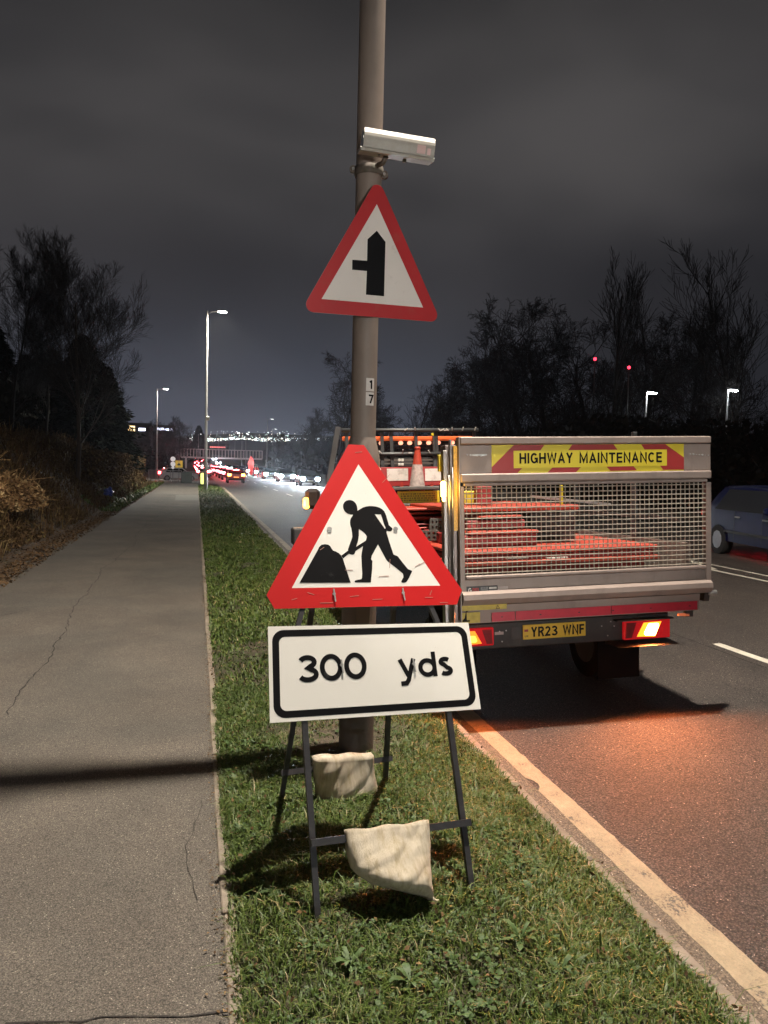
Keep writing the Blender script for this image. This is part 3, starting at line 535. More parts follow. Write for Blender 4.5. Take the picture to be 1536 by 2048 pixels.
# camera housing on its arm, level with the top of the band
m_hous = pmat('housing_paint', (.36, .34, .30), .5, var=.08, scale=9, bump=.05, dirt=(.28, .25, .20), dscale=4, dlo=.52, dhi=.75)
HP = Plane(atY(722, 287, 4.66), -14, 0, 0)
_u = [HP.uv(*q) for q in ((722, 300), (866, 313))]
ang = math.atan2(_u[1][1]-_u[0][1], _u[1][0]-_u[0][0]); Lh = math.dist(*_u)
hmx = HP.mat() @ Matrix.Translation((_u[0][0], 0, _u[0][1])) @ Matrix.Rotation(-ang, 4, 'Y') @ Matrix.Rotation(R(10), 4, 'Z') @ Matrix.Rotation(R(13), 4, 'X')
hs = empty('camera_housing', mat=hmx, label='pale enclosed camera housing clamped on the lamp column above the sign', category='camera')
prof = [(-.075, .012)]+[(.075*math.cos(a)*-1, .060+.070*math.sin(a)) for a in np.linspace(0, math.pi, 13)]+[(.075, .012)]
MB().prismx([(y, z) for y, z in prof], .004, Lh*1.0).obj('sunshield', m_hous, hs)
MB().prismx([(-.084, -.012), (-.088, .003), (-.080, .010), (.080, .010), (.088, .003), (.084, -.012)], -.012, Lh*1.005).obj('lower_shell', m_hous, hs)
MB().prismx([(y*.86, z*.86+.006) for y, z in prof], -.001, .006).obj('front_window', pmat('dark_glass', (.02, .02, .02), .1), hs)
MB().box((Lh*.75, -.0775, .022), (Lh*.87, -.075, .070)).obj('sticker', pmat('sticker_pink', (.62, .42, .40), .6), hs)
MB().box((Lh*.895, -.0775, .020), (Lh*.945, -.075, .058)).obj('sticker', MATS['sticker_pink'], hs)
MB().tube([(Lh*.62, 0, -.012), (Lh*.62, 0, -.03)], .012, 8).obj('screw', m_colbase, hs); MB().tube([(Lh*.25, -.03, -.012), (Lh*.25, -.03, -.024)], .008, 6).obj('screw', m_colbase, hs)
inv = hmx.inverted(); a = inv @ Vector((COL[0]+.03, COL[1]-.07, 3.86))
MB().tube([(Lh*.36, 0, -.01), (Lh*.33, .03, -.05), (a.x, a.y, a.z)], .016, 10).obj('mount_arm', m_colbase, hs)

# ================================================================== SIDE ROAD WARNING SIGN
m_red = pmat('sign_red', (.42, .008, .012), .45, var=.08, scale=4, dirt=(.36, .04, .03), dscale=9, dlo=.55, dhi=.8)
m_white = pmat('sign_white', (.74, .69, .64), .4, var=.04, scale=3, dirt=(.47, .42, .37), dscale=16, dlo=.58, dhi=.85)
m_alu = pmat('sign_back', (.33, .33, .33), .45, .5, var=.12)
SP = Plane((COL[0], COL[1]-.14, 2.0), 8.5, 0, 0)
z5 = lambda x, y: SP.uv(600+x/3.0117, 220+y/3.0117)
sg = empty('warning_sign', mat=SP.mat(), label='red bordered triangle sign with black side road symbol on the lamp column', category='road sign')
outer = rounded([z5(469, 402), z5(5, 1212), z5(850, 1279)], .045, 6); inner = [z5(463, 567), z5(130, 1138), z5(742, 1190)]
curve_mesh('sign_plate', [outer], .002, .004, m_alu, sg)
curve_mesh('red_border', [outer, inner], .0, .0015, m_red, sg)
curve_mesh('white_field', [inner], .0006, .001, m_white, sg)
curve_mesh('side_road_symbol', [[z5(*q) for q in ((463, 727), (515, 795), (506, 1122), (397, 1112), (403, 970), (314, 962), (315, 902), (404, 908), (407, 778))]], -.0006, .001, m_black, sg)
for zz in (900, 1180):
    u = z5(450, zz); MB().bbox((u[0]-.11, .006, u[1]-.02), (u[0]+.11, .03, u[1]+.02)).obj('mount_channel', m_galv, sg)

# ================================================================== ROADWORKS SIGN ON ITS FRAME
m_sred = pmat('frame_sign_red', (.50, .007, .008), .42, var=.05, scale=3, dirt=(.62, .07, .05), dscale=30, dlo=.66, dhi=.8)
m_swhite = pmat('frame_sign_white', (.76, .74, .69), .42, var=.03, scale=3, dirt=(.46, .43, .37), dscale=28, dlo=.64, dhi=.9)
m_frame = pmat('frame_paint', (.028, .027, .030), .5, var=.25, scale=14, bump=.1, dirt=(.075, .065, .055), dscale=9, dlo=.55, dhi=.8)
AP = Plane((.52, 3.02, 0), 3.73, -24.68, 0)
rw = empty('roadworks_sign', mat=AP.mat(), label='folding roadworks sign with digging man triangle above a 300 yds plate', category='road sign')
z2 = lambda x, y: AP.uv(560+x/3.84, 800+y/3.84)
tri_o = [AP.uv(*q) for q in ((697, 888.5), (728, 890), (924, 1180), (914, 1209), (549, 1217.5), (533, 1190))]
tri_i = [z2(603, 493), z2(91, 1444), z2(1232, 1425)]
curve_mesh('triangle_plate', [rounded(tri_o, .004, 2)], .0035, .003, m_alu, rw)
curve_mesh('red_border', [rounded(tri_o, .004, 2), tri_i], .0012, .0016, m_sred, rw)
curve_mesh('white_field', [tri_i], .0016, .001, m_swhite, rw)
man = [(596,850),(615,838),(640,824),(665,817),(690,814),(715,815),(740,818),(764,826),(785,838),(800,853),(808,868),(816,888),(822,910),(830,936),(836,960),(852,975),(864,985),(863,994),(858,1002),(850,1007),(842,1008),(830,1006),(820,1003),(818,1018),(840,1090),(872,1186),(905,1200),(945,1252),(983,1298),(1015,1312),(1012,1322),(990,1368),(975,1392),(965,1400),(950,1403),(938,1402),(932,1394),(935,1385),(948,1362),(948,1346),(944,1332),(900,1295),(828,1240),(814,1222),(803,1200),(753,1108),(705,1195),(700,1222),(710,1236),(708,1300),(699,1398),(694,1401),(578,1401),(573,1394),(578,1386),(592,1382),(624,1376),(630,1368),(632,1330),(629,1280),(625,1200),(630,1160),(638,1122),(580,1160),(575,1176),(570,1184),(558,1188),(545,1186),(530,1180),(484,1218),(472,1194),(524,1155),(522,1146),(526,1136),(540,1095),(550,1070),(556,1050),(554,1020),(548,985),(540,960),(538,940),(539,924),(544,908),(556,892),(562,880),(545,879),(520,872),(505,862),(494,848),(486,830),(484,812),(487,798),(496,783),(508,774),(524,769),(540,768),(556,772),(570,780),(582,793),(590,810),(594,830)]
h1 = [(585,1127),(600,1080),(606,1040),(606,990),(625,1002),(645,1018),(660,1034),(668,1048),(661,1078)]; h2 = [(727,876),(775,878),(786,908),(798,948),(812,982),(806,990)]
curve_mesh('digging_man_symbol', [[z2(*q) for q in L] for L in (man, h1, h2)], .0004, .001, m_black, rw)
mound = [(150,1403),(292,1148),(300,1130),(318,1112),(345,1107),(372,1111),(386,1122),(396,1140),(408,1156),(428,1163),(452,1176),(470,1194),(484,1222),(543,1403)]
curve_mesh('soil_heap_symbol', [[z2(*q) for q in mound]], .0, .0008, m_black, rw)
P4 = [AP.uv(*q) for q in ((536, 1253), (937, 1245), (962, 1418), (540, 1446))]
pl = [P4[3], P4[2], P4[1], P4[0]]
curve_mesh('distance_plate', [pl], .0035, .003, m_alu, rw); curve_mesh('plate_face', [pl], .0012, .0016, m_swhite, rw)
def inset(q, d):
    c = Vector(q[0])+Vector(q[2])+Vector(q[1])+Vector(q[3]); c /= 4; out = []
    for p in q: v = Vector(p)-c; out.append((c.x+v.x*(1-2*d/1.04), c.y+v.y*(1-2*d/.445)))
    return out
curve_mesh('black_border', [rounded(inset(pl, .018), .055, 8), rounded(inset(pl, .050), .030, 8)], .0004, .001, m_black, rw)
def ptext(s, tl, w, h, nm, bold=.185):
    text_mesh(nm, s, tl[0], tl[1], h, w, -.0001, m_black, rw, bold=bold, gap=.03)
a = AP.uv(596, 1366); b_ = AP.uv(737, 1364); ptext('300', (a[0], a[1]), b_[0]-a[0], .128, 'distance_numerals')
a = AP.uv(798, 1358); b_ = AP.uv(909, 1354); ptext('yds', (a[0], a[1]+.002), b_[0]-a[0], .122, 'distance_unit')
# frame tubes
for u0, u1 in ((.0, .10), (.718, .615)):
    MB().bar((u0, .018, .0), (u0, .018, 1.30), .026, .026, (0, 1, 0)).obj('leg', m_frame, rw)
    MB().bar((u0, .018, 1.30), (.36+(u0-.36)*.22, .018, 2.16), .024, .024, (0, 1, 0)).obj('upper_stay', m_frame, rw)
MB().bar((-.012, -.008, .333), (.746, -.008, .333), .026, .030, (0, 0, 1)).obj('crossbar', m_frame, rw)
MB().bar((-.02, .018, 1.16), (.74, .018, 1.16), .02, .026, (0, 0, 1)).obj('crossbar', m_frame, rw)
for q in ((659, 1058), (791, 1058)):
    u = AP.uv(*q); b = MB(); b.tube([(u[0], -.004, u[1]), (u[0], .001, u[1])], .012, 12); b.obj('bolt', m_galv, rw)
for q in ((668, 1190), (806, 1188), (683, 1332), (827, 1330)):
    u = AP.uv(*q); b = MB(); b.bar((u[0], -.004, u[1]+.03), (u[0]+.004, -.006, u[1]-.035), .007, .006, (0, 1, 0)); b.tube([(u[0], -.008, u[1]+.005), (u[0], .001, u[1]+.005)], .008, 8); b.obj('clip', m_galv, rw)
# scratches on the red and white faces
b = MB()
rs = random.Random(4)
for (x, y, L, a) in [(700,1193,18,.1),(615,1185,14,-.3),(745,1199,20,.05),(860,1190,10,1.2),(765,965,14,.8),(772,958,12,.9),(640,1100,10,.6),(850,1195,16,.02),(583,1200,12,.3),(690,1140,16,.0),(838,1130,14,.5),(830,1134,12,.6),(779,1136,18,1.5),(758,1153,20,.06),(880,1205,16,.0),(640,1206,26,.02),(710,905,14,.1)]:
    p, q = AP.uv(x, y), AP.uv(x+L*math.cos(a), y-L*math.sin(a)); b.bar((p[0], -.0003 if y > 1215 else .0002, p[1]), (q[0], .0002, q[1]), .0022, .0014, (0, 1, 0))
b.obj('scratches', pmat('scratch', (.42, .22, .18), .7), rw, kind='stuff')
# rear legs and their crossbar, standing on the ground behind
inv = AP.mat().inverted()
gl, gr = ground(561, 1608), ground(770, 1576)
tl_, tr_ = AP.mat() @ Vector((.16, .05, 1.72)), AP.mat() @ Vector((.56, .05, 1.72))
for g, t in ((gl, tl_), (gr, tr_)): MB().bar(inv @ g, inv @ t, .026, .026, (0, 1, 0)).obj('rear_leg', m_frame, rw)
bl, br = gl.lerp(tl_, .14), gr.lerp(tr_, .14)
dx = (br-bl).normalized()*.03; MB().bar(inv @ (bl-dx+Vector((0, -.02, 0))), inv @ (br+dx+Vector((0, -.02, 0))), .022, .030, (0, 0, 1)).obj('rear_crossbar', m_frame, rw)
MB().bar(inv @ tl_, inv @ tr_, .022, .022, (0, 0, 1)).obj('hinge_bar', m_frame, rw)

# ================================================================== SANDBAGS
m_bag = pmat('sandbag_weave', (.60, .53, .42), .9, var=.16, scale=6, bump=.35, bscale=150, dirt=(.30, .235, .13), dscale=12, dlo=.44, dhi=.72, stretch=(2.4, 1, .45))
_n = m_bag.node_tree; _w = _n.nodes.new('ShaderNodeTexWave'); _w.inputs['Scale'].default_value = 130; _w.inputs['Distortion'].default_value = 1.5; _w.bands_direction = 'X'
_w2 = _n.nodes.new('ShaderNodeTexWave'); _w2.inputs['Scale'].default_value = 110; _w2.inputs['Distortion'].default_value = 1.0; _w2.bands_direction = 'Z'
_t = _n.nodes.new('ShaderNodeTexCoord'); _n.links.new(_t.outputs['Object'], _w.inputs['Vector']); _n.links.new(_t.outputs['Object'], _w2.inputs['Vector'])
_a = _n.nodes.new('ShaderNodeMath'); _n.links.new(_w.outputs['Fac'], _a.inputs[0]); _n.links.new(_w2.outputs['Fac'], _a.inputs[1])
_b = _n.nodes.new('ShaderNodeBump'); _b.inputs['Strength'].default_value = .45; _b.inputs['Distance'].default_value = .004; _n.links.new(_a.outputs[0], _b.inputs['Height'])
_o = [x for x in _n.nodes if x.type == 'BUMP' and x != _b][0]; _n.links.new(_o.outputs[0], _b.inputs['Normal']); _n.links.new(_b.outputs[0], _n.nodes['Principled BSDF'].inputs['Normal'])
def sandbag(PL, left, right, y0, bulge, seed, label, back=.55):
    """draped bag: front sheet between two edge curves (top to bottom), filled low, folded over the bar behind"""
    def samp(c, t):
        L = [0]
        for a, b in zip(c[:-1], c[1:]): L.append(L[-1]+math.dist(a, b))
        s = t*L[-1]
        for i in range(len(c)-1):
            if s <= L[i+1]+1e-9: k = (s-L[i])/(L[i+1]-L[i]); return (c[i][0]+(c[i+1][0]-c[i][0])*k, c[i][1]+(c[i+1][1]-c[i][1])*k)
    NX, NZ = 34, 34; r = np.random.default_rng(seed); ph = r.uniform(0, 6, 8)
    V = []; Fs = []
    lc, rc = [PL.uv(*q, y0) for q in left], [PL.uv(*q, y0) for q in right]
    for side in (0, 1):
        for j in range(NZ+1):
            t = j/NZ; a, b = samp(lc, t), samp(rc, t)
            for i in range(NX+1):
                s = i/NX; x = a[0]+(b[0]-a[0])*s; z = a[1]+(b[1]-a[1])*s
                belly = math.sin(math.pi*s)**.45*(.10+1.0*min(1, t*1.25)**1.1)*max(0, 1-max(0, (t-.62)/.38)**2.2)**.5
                fold = .006*math.sin(s*9+ph[0]+2*t)*(1-t*.4)+.005*math.sin(s*17+ph[1]+3*t)*(1-t)+.004*math.sin(t*11+ph[2]+s*5)+.003*math.sin(t*23+s*13+ph[3])
                edge = (math.sin(math.pi*s)*math.sin(math.pi*min(1, t*.92+.06)))**.35
                if side == 0: y = y0-bulge*belly-abs(fold)*1.5*edge-.014*(1-t)
                else: y = y0+.012+bulge*back*belly+.022*(1-t)
                if t == 0: z += .004*math.sin(s*14+ph[4])+.006*(1 if side == 0 else 1)
                V.append((x, y, z))
    W = NX+1
    for side in (0, 1):
        o = side*W*(NZ+1)
        for j in range(NZ):
            for i in range(NX): q = (o+j*W+i, o+j*W+i+1, o+(j+1)*W+i+1, o+(j+1)*W+i); Fs.append(q if side else q[::-1])
    o = W*(NZ+1)
    for j in range(NZ):
        Fs.append((j*W, (j+1)*W, o+(j+1)*W, o+j*W)); Fs.append((j*W+NX, o+j*W+NX, o+(j+1)*W+NX, (j+1)*W+NX))
    for i in range(NX): Fs.append((i, o+i, o+i+1, i+1)); Fs.append((NZ*W+i, NZ*W+i+1, o+NZ*W+i+1, o+NZ*W+i))
    b = MB(); b.add(V, Fs, True); me = b.mesh('sandbag'); o = link('sandbag', me, m_bag, label=label, category='sandbag', group='sandbags weighing down the roadworks sign'); o.matrix_world = PL.mat(); return o
sandbag(AP, [(692, 1664), (694, 1700), (699, 1722), (703, 1736), (716, 1750), (742, 1768)], [(856, 1644), (860, 1690), (858, 1735), (859, 1765), (866, 1794), (869, 1800)], -.022, .16, 3, 'pale sandbag hung over the front crossbar of the roadworks sign')
RB = Plane(bl+Vector((-.02, -.05, 0)), math.degrees(math.atan2(br.y-bl.y, br.x-bl.x)), 6, 0)
sandbag(RB, [(627, 1518), (629, 1550), (634, 1595), (642, 1640)], [(746, 1512), (748, 1545), (756, 1578), (772, 1606), (792, 1628)], -.012, .11, 8, 'duller sandbag hung over the rear crossbar beside the lamp column')

nk = AP.uv(867, 1800, -.05)
MB().tube([(nk[0]-.03, -.045, nk[1]+.035), (nk[0]-.004, -.05, nk[1]+.004), (nk[0]+.004, -.052, nk[1]-.004), (nk[0]+.014, -.056, nk[1]-.012)], [.026, .010, .009, .016], 10).obj('tied_neck', m_bag, None).parent = (_sb := [o for o in C.objects if o.name == 'sandbag'][0])
# ================================================================== HIGHWAY MAINTENANCE TRUCK
T0 = Plane((2.007, 5.44, .883), -1.5, -1.73, -2.05)
TP = Plane(T0.O + T0.R @ Vector((0, 0, -1.0)), -1.5, -1.73, -2.05)
m_al = pmat('truck_aluminium', (.28, .225, .20), .50, .30, var=.06, scale=5, bump=.06, bscale=25, dirt=(.15, .12, .11), dscale=3.5, dlo=.5, dhi=.85, stretch=(1, 1, .5))
m_al2 = pmat('truck_aluminium_pressing', (.28, .24, .22), .42, .4, var=.06, scale=5, dirt=(.24, .20, .185), dscale=5, dlo=.55, dhi=.85)
m_wire = pmat('mesh_wire', (.38, .34, .28), .5, .3, var=.08)
m_steel = pmat('post_steel', (.22, .20, .19), .28, .85, var=.1, bump=.05)
m_dark = pmat('chassis_black', (.018, .017, .017), .6, var=.3, bump=.1, dirt=(.04, .034, .03), dscale=6)
m_yel = pmat('chevron_yellow', (.66, .54, .03), .4, var=.04, scale=5); m_cred = pmat('chevron_red', (.33, .022, .022), .4, var=.05)
m_plate = pmat('number_plate_yellow', (.68, .42, .02), .4, var=.04); m_styel = pmat('sticker_yellow', (.50, .38, .05), .5, var=.15, scale=30)
m_refl = pmat('reflective_red', (.50, .012, .035), .35, var=.1, scale=20); m_tail = pmat('lens_red', (.34, .008, .012), .15, var=.1, emit=(1, .01, .02), estr=.28, coat=.5)
m_tail2 = pmat('lens_red_dark', (.20, .008, .014), .2, var=.15, scale=30, coat=.5)
m_amb = emat('indicator_lit', (1.0, .30, .02), 2.6); m_core = emat('indicator_core', (1.0, .62, .16), 30); m_amb2 = emat('indicator_half_lit', (1.0, .24, .01), 1.6); m_ambx = emat('marker_amber_lit', (1.0, .62, .10), 26)
m_ored = pmat('barrier_orange', (.44, .055, .03), .5, var=.12, scale=6, dirt=(.30, .05, .03), dscale=7); m_bred = pmat('barrier_red', (.30, .028, .028), .5, var=.12, dirt=(.22, .03, .03), dscale=6)
m_bwhite = pmat('barrier_white', (.66, .63, .58), .45, var=.05, dirt=(.35, .33, .3), dscale=9); m_grey = pmat('rubber_grey', (.10, .095, .088), .8, var=.2, bump=.2); m_rack = pmat('rack_grey', (.075, .078, .08), .45, .4, var=.15)
m_dredge = pmat('hatch_dark', (.03, .028, .028), .6, var=.3)
W, HG = 2.19, 1.314; G0 = 1.0; G1 = G0+HG     # gate bottom and top above the road
tk = empty('highway_truck', mat=TP.mat(), label='parked flatbed maintenance truck with mesh tail lift and HIGHWAY MAINTENANCE board', category='truck')
def tz(px, py, y=0): return TP.uv(px, py, y)[1]
def tx(px, py, y=0): return TP.uv(px, py, y)[0]
# --- tail gate (folded tail lift platform)
gate = MB()
zA, zB, zC, zD, zE, zF = G1, tz(925, 889), tz(925, 947), tz(925, 973), tz(925, 1152), tz(925, 1160)
gate.bbox((0, -.012, zB), (W, .05, zA), .008)              # top rail
gate.bbox((.0, .0, zC), (W, .03, zB-.006), .003)           # sign board panel
gate.bbox((0, -.018, zD+.03), (W, .03, zC-.003), .01); gate.bbox((.03, -.006, zD), (W-.03, .03, zD+.027), .006)
gate.bbox((0, -.004, zD), (.03, .035, G0+.09), .003); gate.bbox((W-.05, -.010, zD), (W, .05, G0+.02), .004)
gate.bbox((.03, -.016, zE-.03), (W-.05, .02, zE), .008)
gate.bbox((.0, -.002, G0+.12), (W-.04, .025, zE-.033), .003)
gate.prismx([(-.004, G0+.118), (-.045, G0+.095), (-.05, G0+.055), (-.02, G0+.012), (.03, G0), (.03, G0+.118)], 0, W-.01)
gt = gate.obj('tail_gate', m_al, tk)
for (px, py, n) in ((931, 910, 1), (1382, 908, 1)):
    u = (tx(px, py), tz(px, py))
    for k in range(5 if px < 1000 else 7): r_ = .005+.003*math.sin(k*2.1); xx = u[0]+.012+k*.028-(.0 if px < 1000 else .02); MB().tube([(xx, -.008, u[1]-.002*k), (xx, .001, u[1]-.002*k)], r_, 8).obj('rivet', m_galv, gt)
    if px < 1000: MB().bar((u[0]+.05, -.0065, u[1]-.002), (u[0]+.17, -.0065, u[1]), .008, .012).obj('latch_bar', m_galv, gt)
# wire mesh: real bars, crossing front and back
x0, x1, z0, z1 = .030, W-.052, zE-.004, zD+.002
mb = MB(); nv, nh = 51, 18
for i in range(nv):
    x = x0+(x1-x0)*(i+.5)/nv; mb.tube([(x, .004, z0), (x, .004, z1)], .0049, 5, False)
for j in range(nh):
    z = z0+(z1-z0)*(j+.5)/nh; mb.tube([(x0, -.004, z), (x1, -.004, z)], .0049, 5, False)
mb.obj('wire_mesh', m_wire, gt, kind='stuff')
# --- chevron board
sx0, sx1, sz0, sz1 = tx(983, 917), tx(1367, 915), tz(983, 948)+.002, tz(983, 890)
cb = link('chevron_board', MB().box((sx0, -.004, sz0), (sx1, -.0005, sz1)).mesh('chevron_board'), m_yel, gt)
def zz3(x, y): return (sx0+(sx1-sx0)*(x-264)/(1247-264), sz1-(sz1-sz0)*(y-98+4*(x-264)/983)/148)
for poly in ([(264,246),(264,212),(372,98),(522,98),(502,128),(370,128),(370,212),(412,218),(388,244)],
             [(640,128),(662,97),(874,96),(894,125)], [(536,243),(562,217),(705,216),(680,243)],
             [(836,214),(976,212),(996,236),(858,238)], [(1018,96),(1146,95),(1247,168),(1247,234),(1136,235),(1117,211),(1155,211),(1155,126),(1038,126)]):
    curve_mesh('red_chevron', [[zz3(*q) for q in poly]], -.0055, .001, m_cred, cb)
pn = [zz3(*q) for q in ((370, 128), (1155, 124), (1155, 212), (370, 219))]
curve_mesh('name_panel', [pn], -.0062, .001, m_yel, cb)
q0, q1 = zz3(398, 196), zz3(1128, 191); 
for s, a, b_ in (('HIGHWAY', 398, 664), ('MAINTENANCE', 697, 1128)):
    pa, pb = zz3(a, 196), zz3(b_, 190); t = text_mesh('lettering', s, pa[0], pa[1]+.001, .083, pb[0]-pa[0], -.0068, m_black, cb, bold=.19, gap=.12)
# --- tail lift maker's label, taped patch, stickers
lx, lz = tx(933, 1190), tz(933, 1189); k = (tx(996, 1190)-lx)/63
lb = link('maker_label', MB().box((lx, -.0035, lz), (lx+62*k, -.001, lz+15*k)).mesh('maker_label'), pmat('label_dark', (.03, .03, .03), .4, var=.4, scale=60), gt)
link('label_panel', MB().box((lx+28*k, -.0042, lz+1.5*k), (lx+43*k, -.0032, lz+13*k)).mesh('label_panel'), pmat('label_grey', (.16, .16, .16), .5, var=.4, scale=70), lb)
text_mesh('lettering', 'DEL', lx+12*k, lz+3.5*k, 8*k, 14*k, -.0045, pmat('label_red', (.5, .03, .03), .5), lb, bold=.18)
text_mesh('lettering', 'G', lx+3*k, lz+3*k, 9*k, 7*k, -.0045, m_bwhite, lb, bold=.22)
for r_ in range(2): MB().box((lx+45*k, -.0045, lz+(8.5-6*r_)*k), (lx+60*k, -.0032, lz+(12-6*r_)*k)).obj('label_line', m_bwhite, lb)
MB().box((lx+63*k, -.004, lz-1*k), (lx+83*k, -.001, lz+12*k)).obj('tape_patch', pmat('tape', (.42, .36, .34), .6, var=.05), gt)
# --- lower apron with the red reflective strip
ap = MB(); ap.prismx([(.03, G0-.005), (.05, tz(1000, 1244, .05)), (.07, tz(1000, 1244, .05)), (.06, G0-.005)], .0, tx(1397, 1215, .05)); apo = ap.obj('apron', m_al, tk)
za, zb_ = tz(1000, 1245, .04)+.012, tz(1000, 1224, .04)
xs_ = [tx(982, 1240, .04), tx(1030, 1240, .04), tx(1221, 1230, .04), tx(1394, 1222, .04)]
for i in range(3): MB().box((xs_[i]+.004, .030, za), (xs_[i+1]-.004, .036, zb_)).obj('reflective_strip', m_refl, apo)
for px in (1003, 1080, 1157, 1300, 1225, 1378): x = tx(px, 1235, .04); MB().box((x-.008, .0285, za+.03), (x+.008, .0298, za+.038)).obj('strip_mark', m_dark, apo)
sz = tz(925, 1222, .03); MB().box((.0, .024, sz), (tx(1013, 1215, .03), .029, tz(925, 1209, .03))).obj('warning_sticker', m_styel, apo)
u = (tx(996, 1215, .02), tz(996, 1214, .02)); t = .018
curve_mesh('warning_triangle', [[(u[0]-t, u[1]-t*.8), (u[0]+t, u[1]-t*.8), (u[0], u[1]+t)], [(u[0]-t*.6, u[1]-t*.55), (u[0]+t*.6, u[1]-t*.55), (u[0], u[1]+t*.55)]], .0225, .001, m_dark, apo)
MB().box((.0, .018, tz(925, 1247, .02)), (tx(960, 1235, .02), .024, tz(925, 1226, .02))).obj('warning_sticker', m_styel, apo)
b = MB(); x = .01; zq = tz(925, 1244, .02); b.prism([(x, zq), (x+.06, zq), (x+.06, zq+.012), (x+.036, zq+.012), (x+.032, zq+.075), (x+.05, zq+.085), (x+.03, zq+.085), (x+.018, zq+.03), (x, zq+.012)], .0165, .0175); b.obj('warning_symbol', m_black, apo)
# right end hinge, buffer and lamp shelf
MB().prismx([(.0, G0+.10), (.06, G0+.10), (.09, G0-.07), (.03, G0-.07)], W-.045, W+.005).obj('hinge_arm', m_dark, tk)
MB().tube([(W-.01, .03, G0+.0), (W+.07, .03, G0-.0)], .022, 10).obj('hinge_pin', m_galv, tk)
MB().prism([(W-.16, G0-.02), (W-.12, G0-.02), (W-.125, G0-.20), (W-.20, G0-.20)], .06, .10).obj('hinge_arm', m_dark, tk)
MB().bar((W-.26, .07, G0-.178), (W-.16, .07, G0-.185), .02, .02).obj('side_marker', emat('marker_dim', (1, .25, .1), .35), tk)
# --- bumper, tail lamps, number plate
BY = .30
bx0, bx1 = tx(910, 1260, BY), tx(1337, 1260, BY); bz0, bz1 = tz(960, 1300, BY), tz(960, 1247, BY)
bp = MB().bbox((bx0, BY, bz0), (bx1, BY+.12, bz1), .01).obj('bumper', m_dark, tk)
MB().bbox((tx(1247, 1237, BY)-.1, BY-.07, tz(1300, 1237, BY)), (bx1+.005, BY+.12, tz(1300, 1234, BY)), .002).obj('lamp_shelf', m_dark, bp)
MB().prismx([(BY-.10, tz(1300, 1286, BY)), (BY+.12, tz(1300, 1288, BY)), (BY+.12, tz(1300, 1283, BY))], tx(1225, 1286, BY), bx1+.05).obj('lamp_shelf', m_dark, bp)
def lamp_unit(pxa, pya, pxb, pyb, lit, mir):
    xa, xb, zt, zb = tx(pxa, pya, BY), tx(pxb, pyb, BY), tz(pxa, pya, BY), tz(pxa, pyb, BY)
    e = MB().bbox((xa, BY-.035, zb), (xb, BY+.002, zt), .006).obj('tail_lamp', m_tail, bp); w = xb-xa; h = zt-zb
    P = lambda u, v: ((xa+w*u) if not mir else (xb-w*u), zb+h*v)
    curve_mesh('lens_panel', [[P(.03, .1), P(.16, .1), P(.26, .9), P(.05, .9)]], BY-.0375, .002, m_tail2, e)
    curve_mesh('lens_panel', [[P(.80, .1), P(.97, .1), P(.97, .9), P(.90, .9)]], BY-.0375, .002, m_tail, e)
    curve_mesh('indicator', [[P(.27, .15), P(.66, .10), P(.80, .88), P(.42, .86)]], BY-.039, .003, m_amb if lit else m_amb2, e)
    if lit: curve_mesh('bulb_glow', [rounded([P(.40, .2), P(.66, .16), P(.76, .80), P(.52, .80)], .018, 4)], BY-.041, .002, m_core, e)
    else: curve_mesh('bulb_glow', [rounded([P(.36, .25), P(.58, .22), P(.62, .6), P(.42, .6)], .012, 4)], BY-.041, .002, emat('indicator_core_dim', (1.0, .55, .05), 3), e)
    return e, P(.53, .5)
lu, lc = lamp_unit(1244, 1241, 1336, 1279, True, False)
lamp_unit(893, 1259, 985, 1295, False, True)
def point(name, loc, p, col, radius=.04):
    L = bpy.data.lights.new(name, 'POINT'); L.energy = p; L.color = col; L.shadow_soft_size = radius; o = bpy.data.objects.new(name, L); C.objects.link(o); o.location = loc; return o
TM = TP.mat()
spot('indicator_light', TM @ Vector((.12, BY-.08, .78)), TM @ Vector((.0, BY-3, -.4)), 70, (1, .22, .05), 158, .6, .04)
L = spot('indicator_light', TM @ Vector((lc[0], BY-.07, lc[1])), TM @ Vector((lc[0], BY-3, lc[1]-1.3)), 190, (1, .24, .06), 158, .6, .04)
xa, xb = tx(1045, 1262, BY), tx(1170, 1262, BY); zt, zb = tz(1045, 1250, BY), tz(1045, 1279, BY)
nb = MB().bbox((xa, BY-.012, zb), (xb, BY-.001, zt), .002).obj('number_plate', m_plate, bp)
wch = (xb-xa)
text_mesh('plate_characters', 'YR23', xa+wch*.125, zb+(zt-zb)*.16, (zt-zb)*.68, wch*.42, BY-.0135, m_black, nb, bold=.19, gap=.12)
text_mesh('plate_characters', 'WNF', xa+wch*.63, zb+(zt-zb)*.16, (zt-zb)*.68, wch*.345, BY-.0135, m_black, nb, bold=.19, gap=.12)
text_mesh('plate_characters', 'UK', xa+wch*.025, zb+.02, .016, .032, BY-.0135, m_dark, nb, bold=.2)
curve_mesh('plate_flag', [[(xa+wch*.02, zb+.065), (xa+wch*.08, zb+.065), (xa+wch*.08, zb+.085), (xa+wch*.02, zb+.085)]], BY-.0135, .0012, m_cred, nb)
b = MB()
for px, py in ((999, 1263), (1012, 1261), (1004, 1283), (1203, 1252), (1228, 1252), (1215, 1271), (1221, 1243)): u = (tx(px, py, BY), tz(px, py, BY)); MB().tube([(u[0], BY-.006, u[1]), (u[0], BY+.001, u[1])], .006, 6).obj('bolt', m_galv, bp)
MB().bbox((tx(989, 1266, BY), BY-.006, tz(989, 1270, BY)), (tx(1007, 1266, BY), BY-.0005, tz(989, 1264, BY)), .003).obj('maker_badge', pmat('badge', (.35, .28, .26), .5), bp)
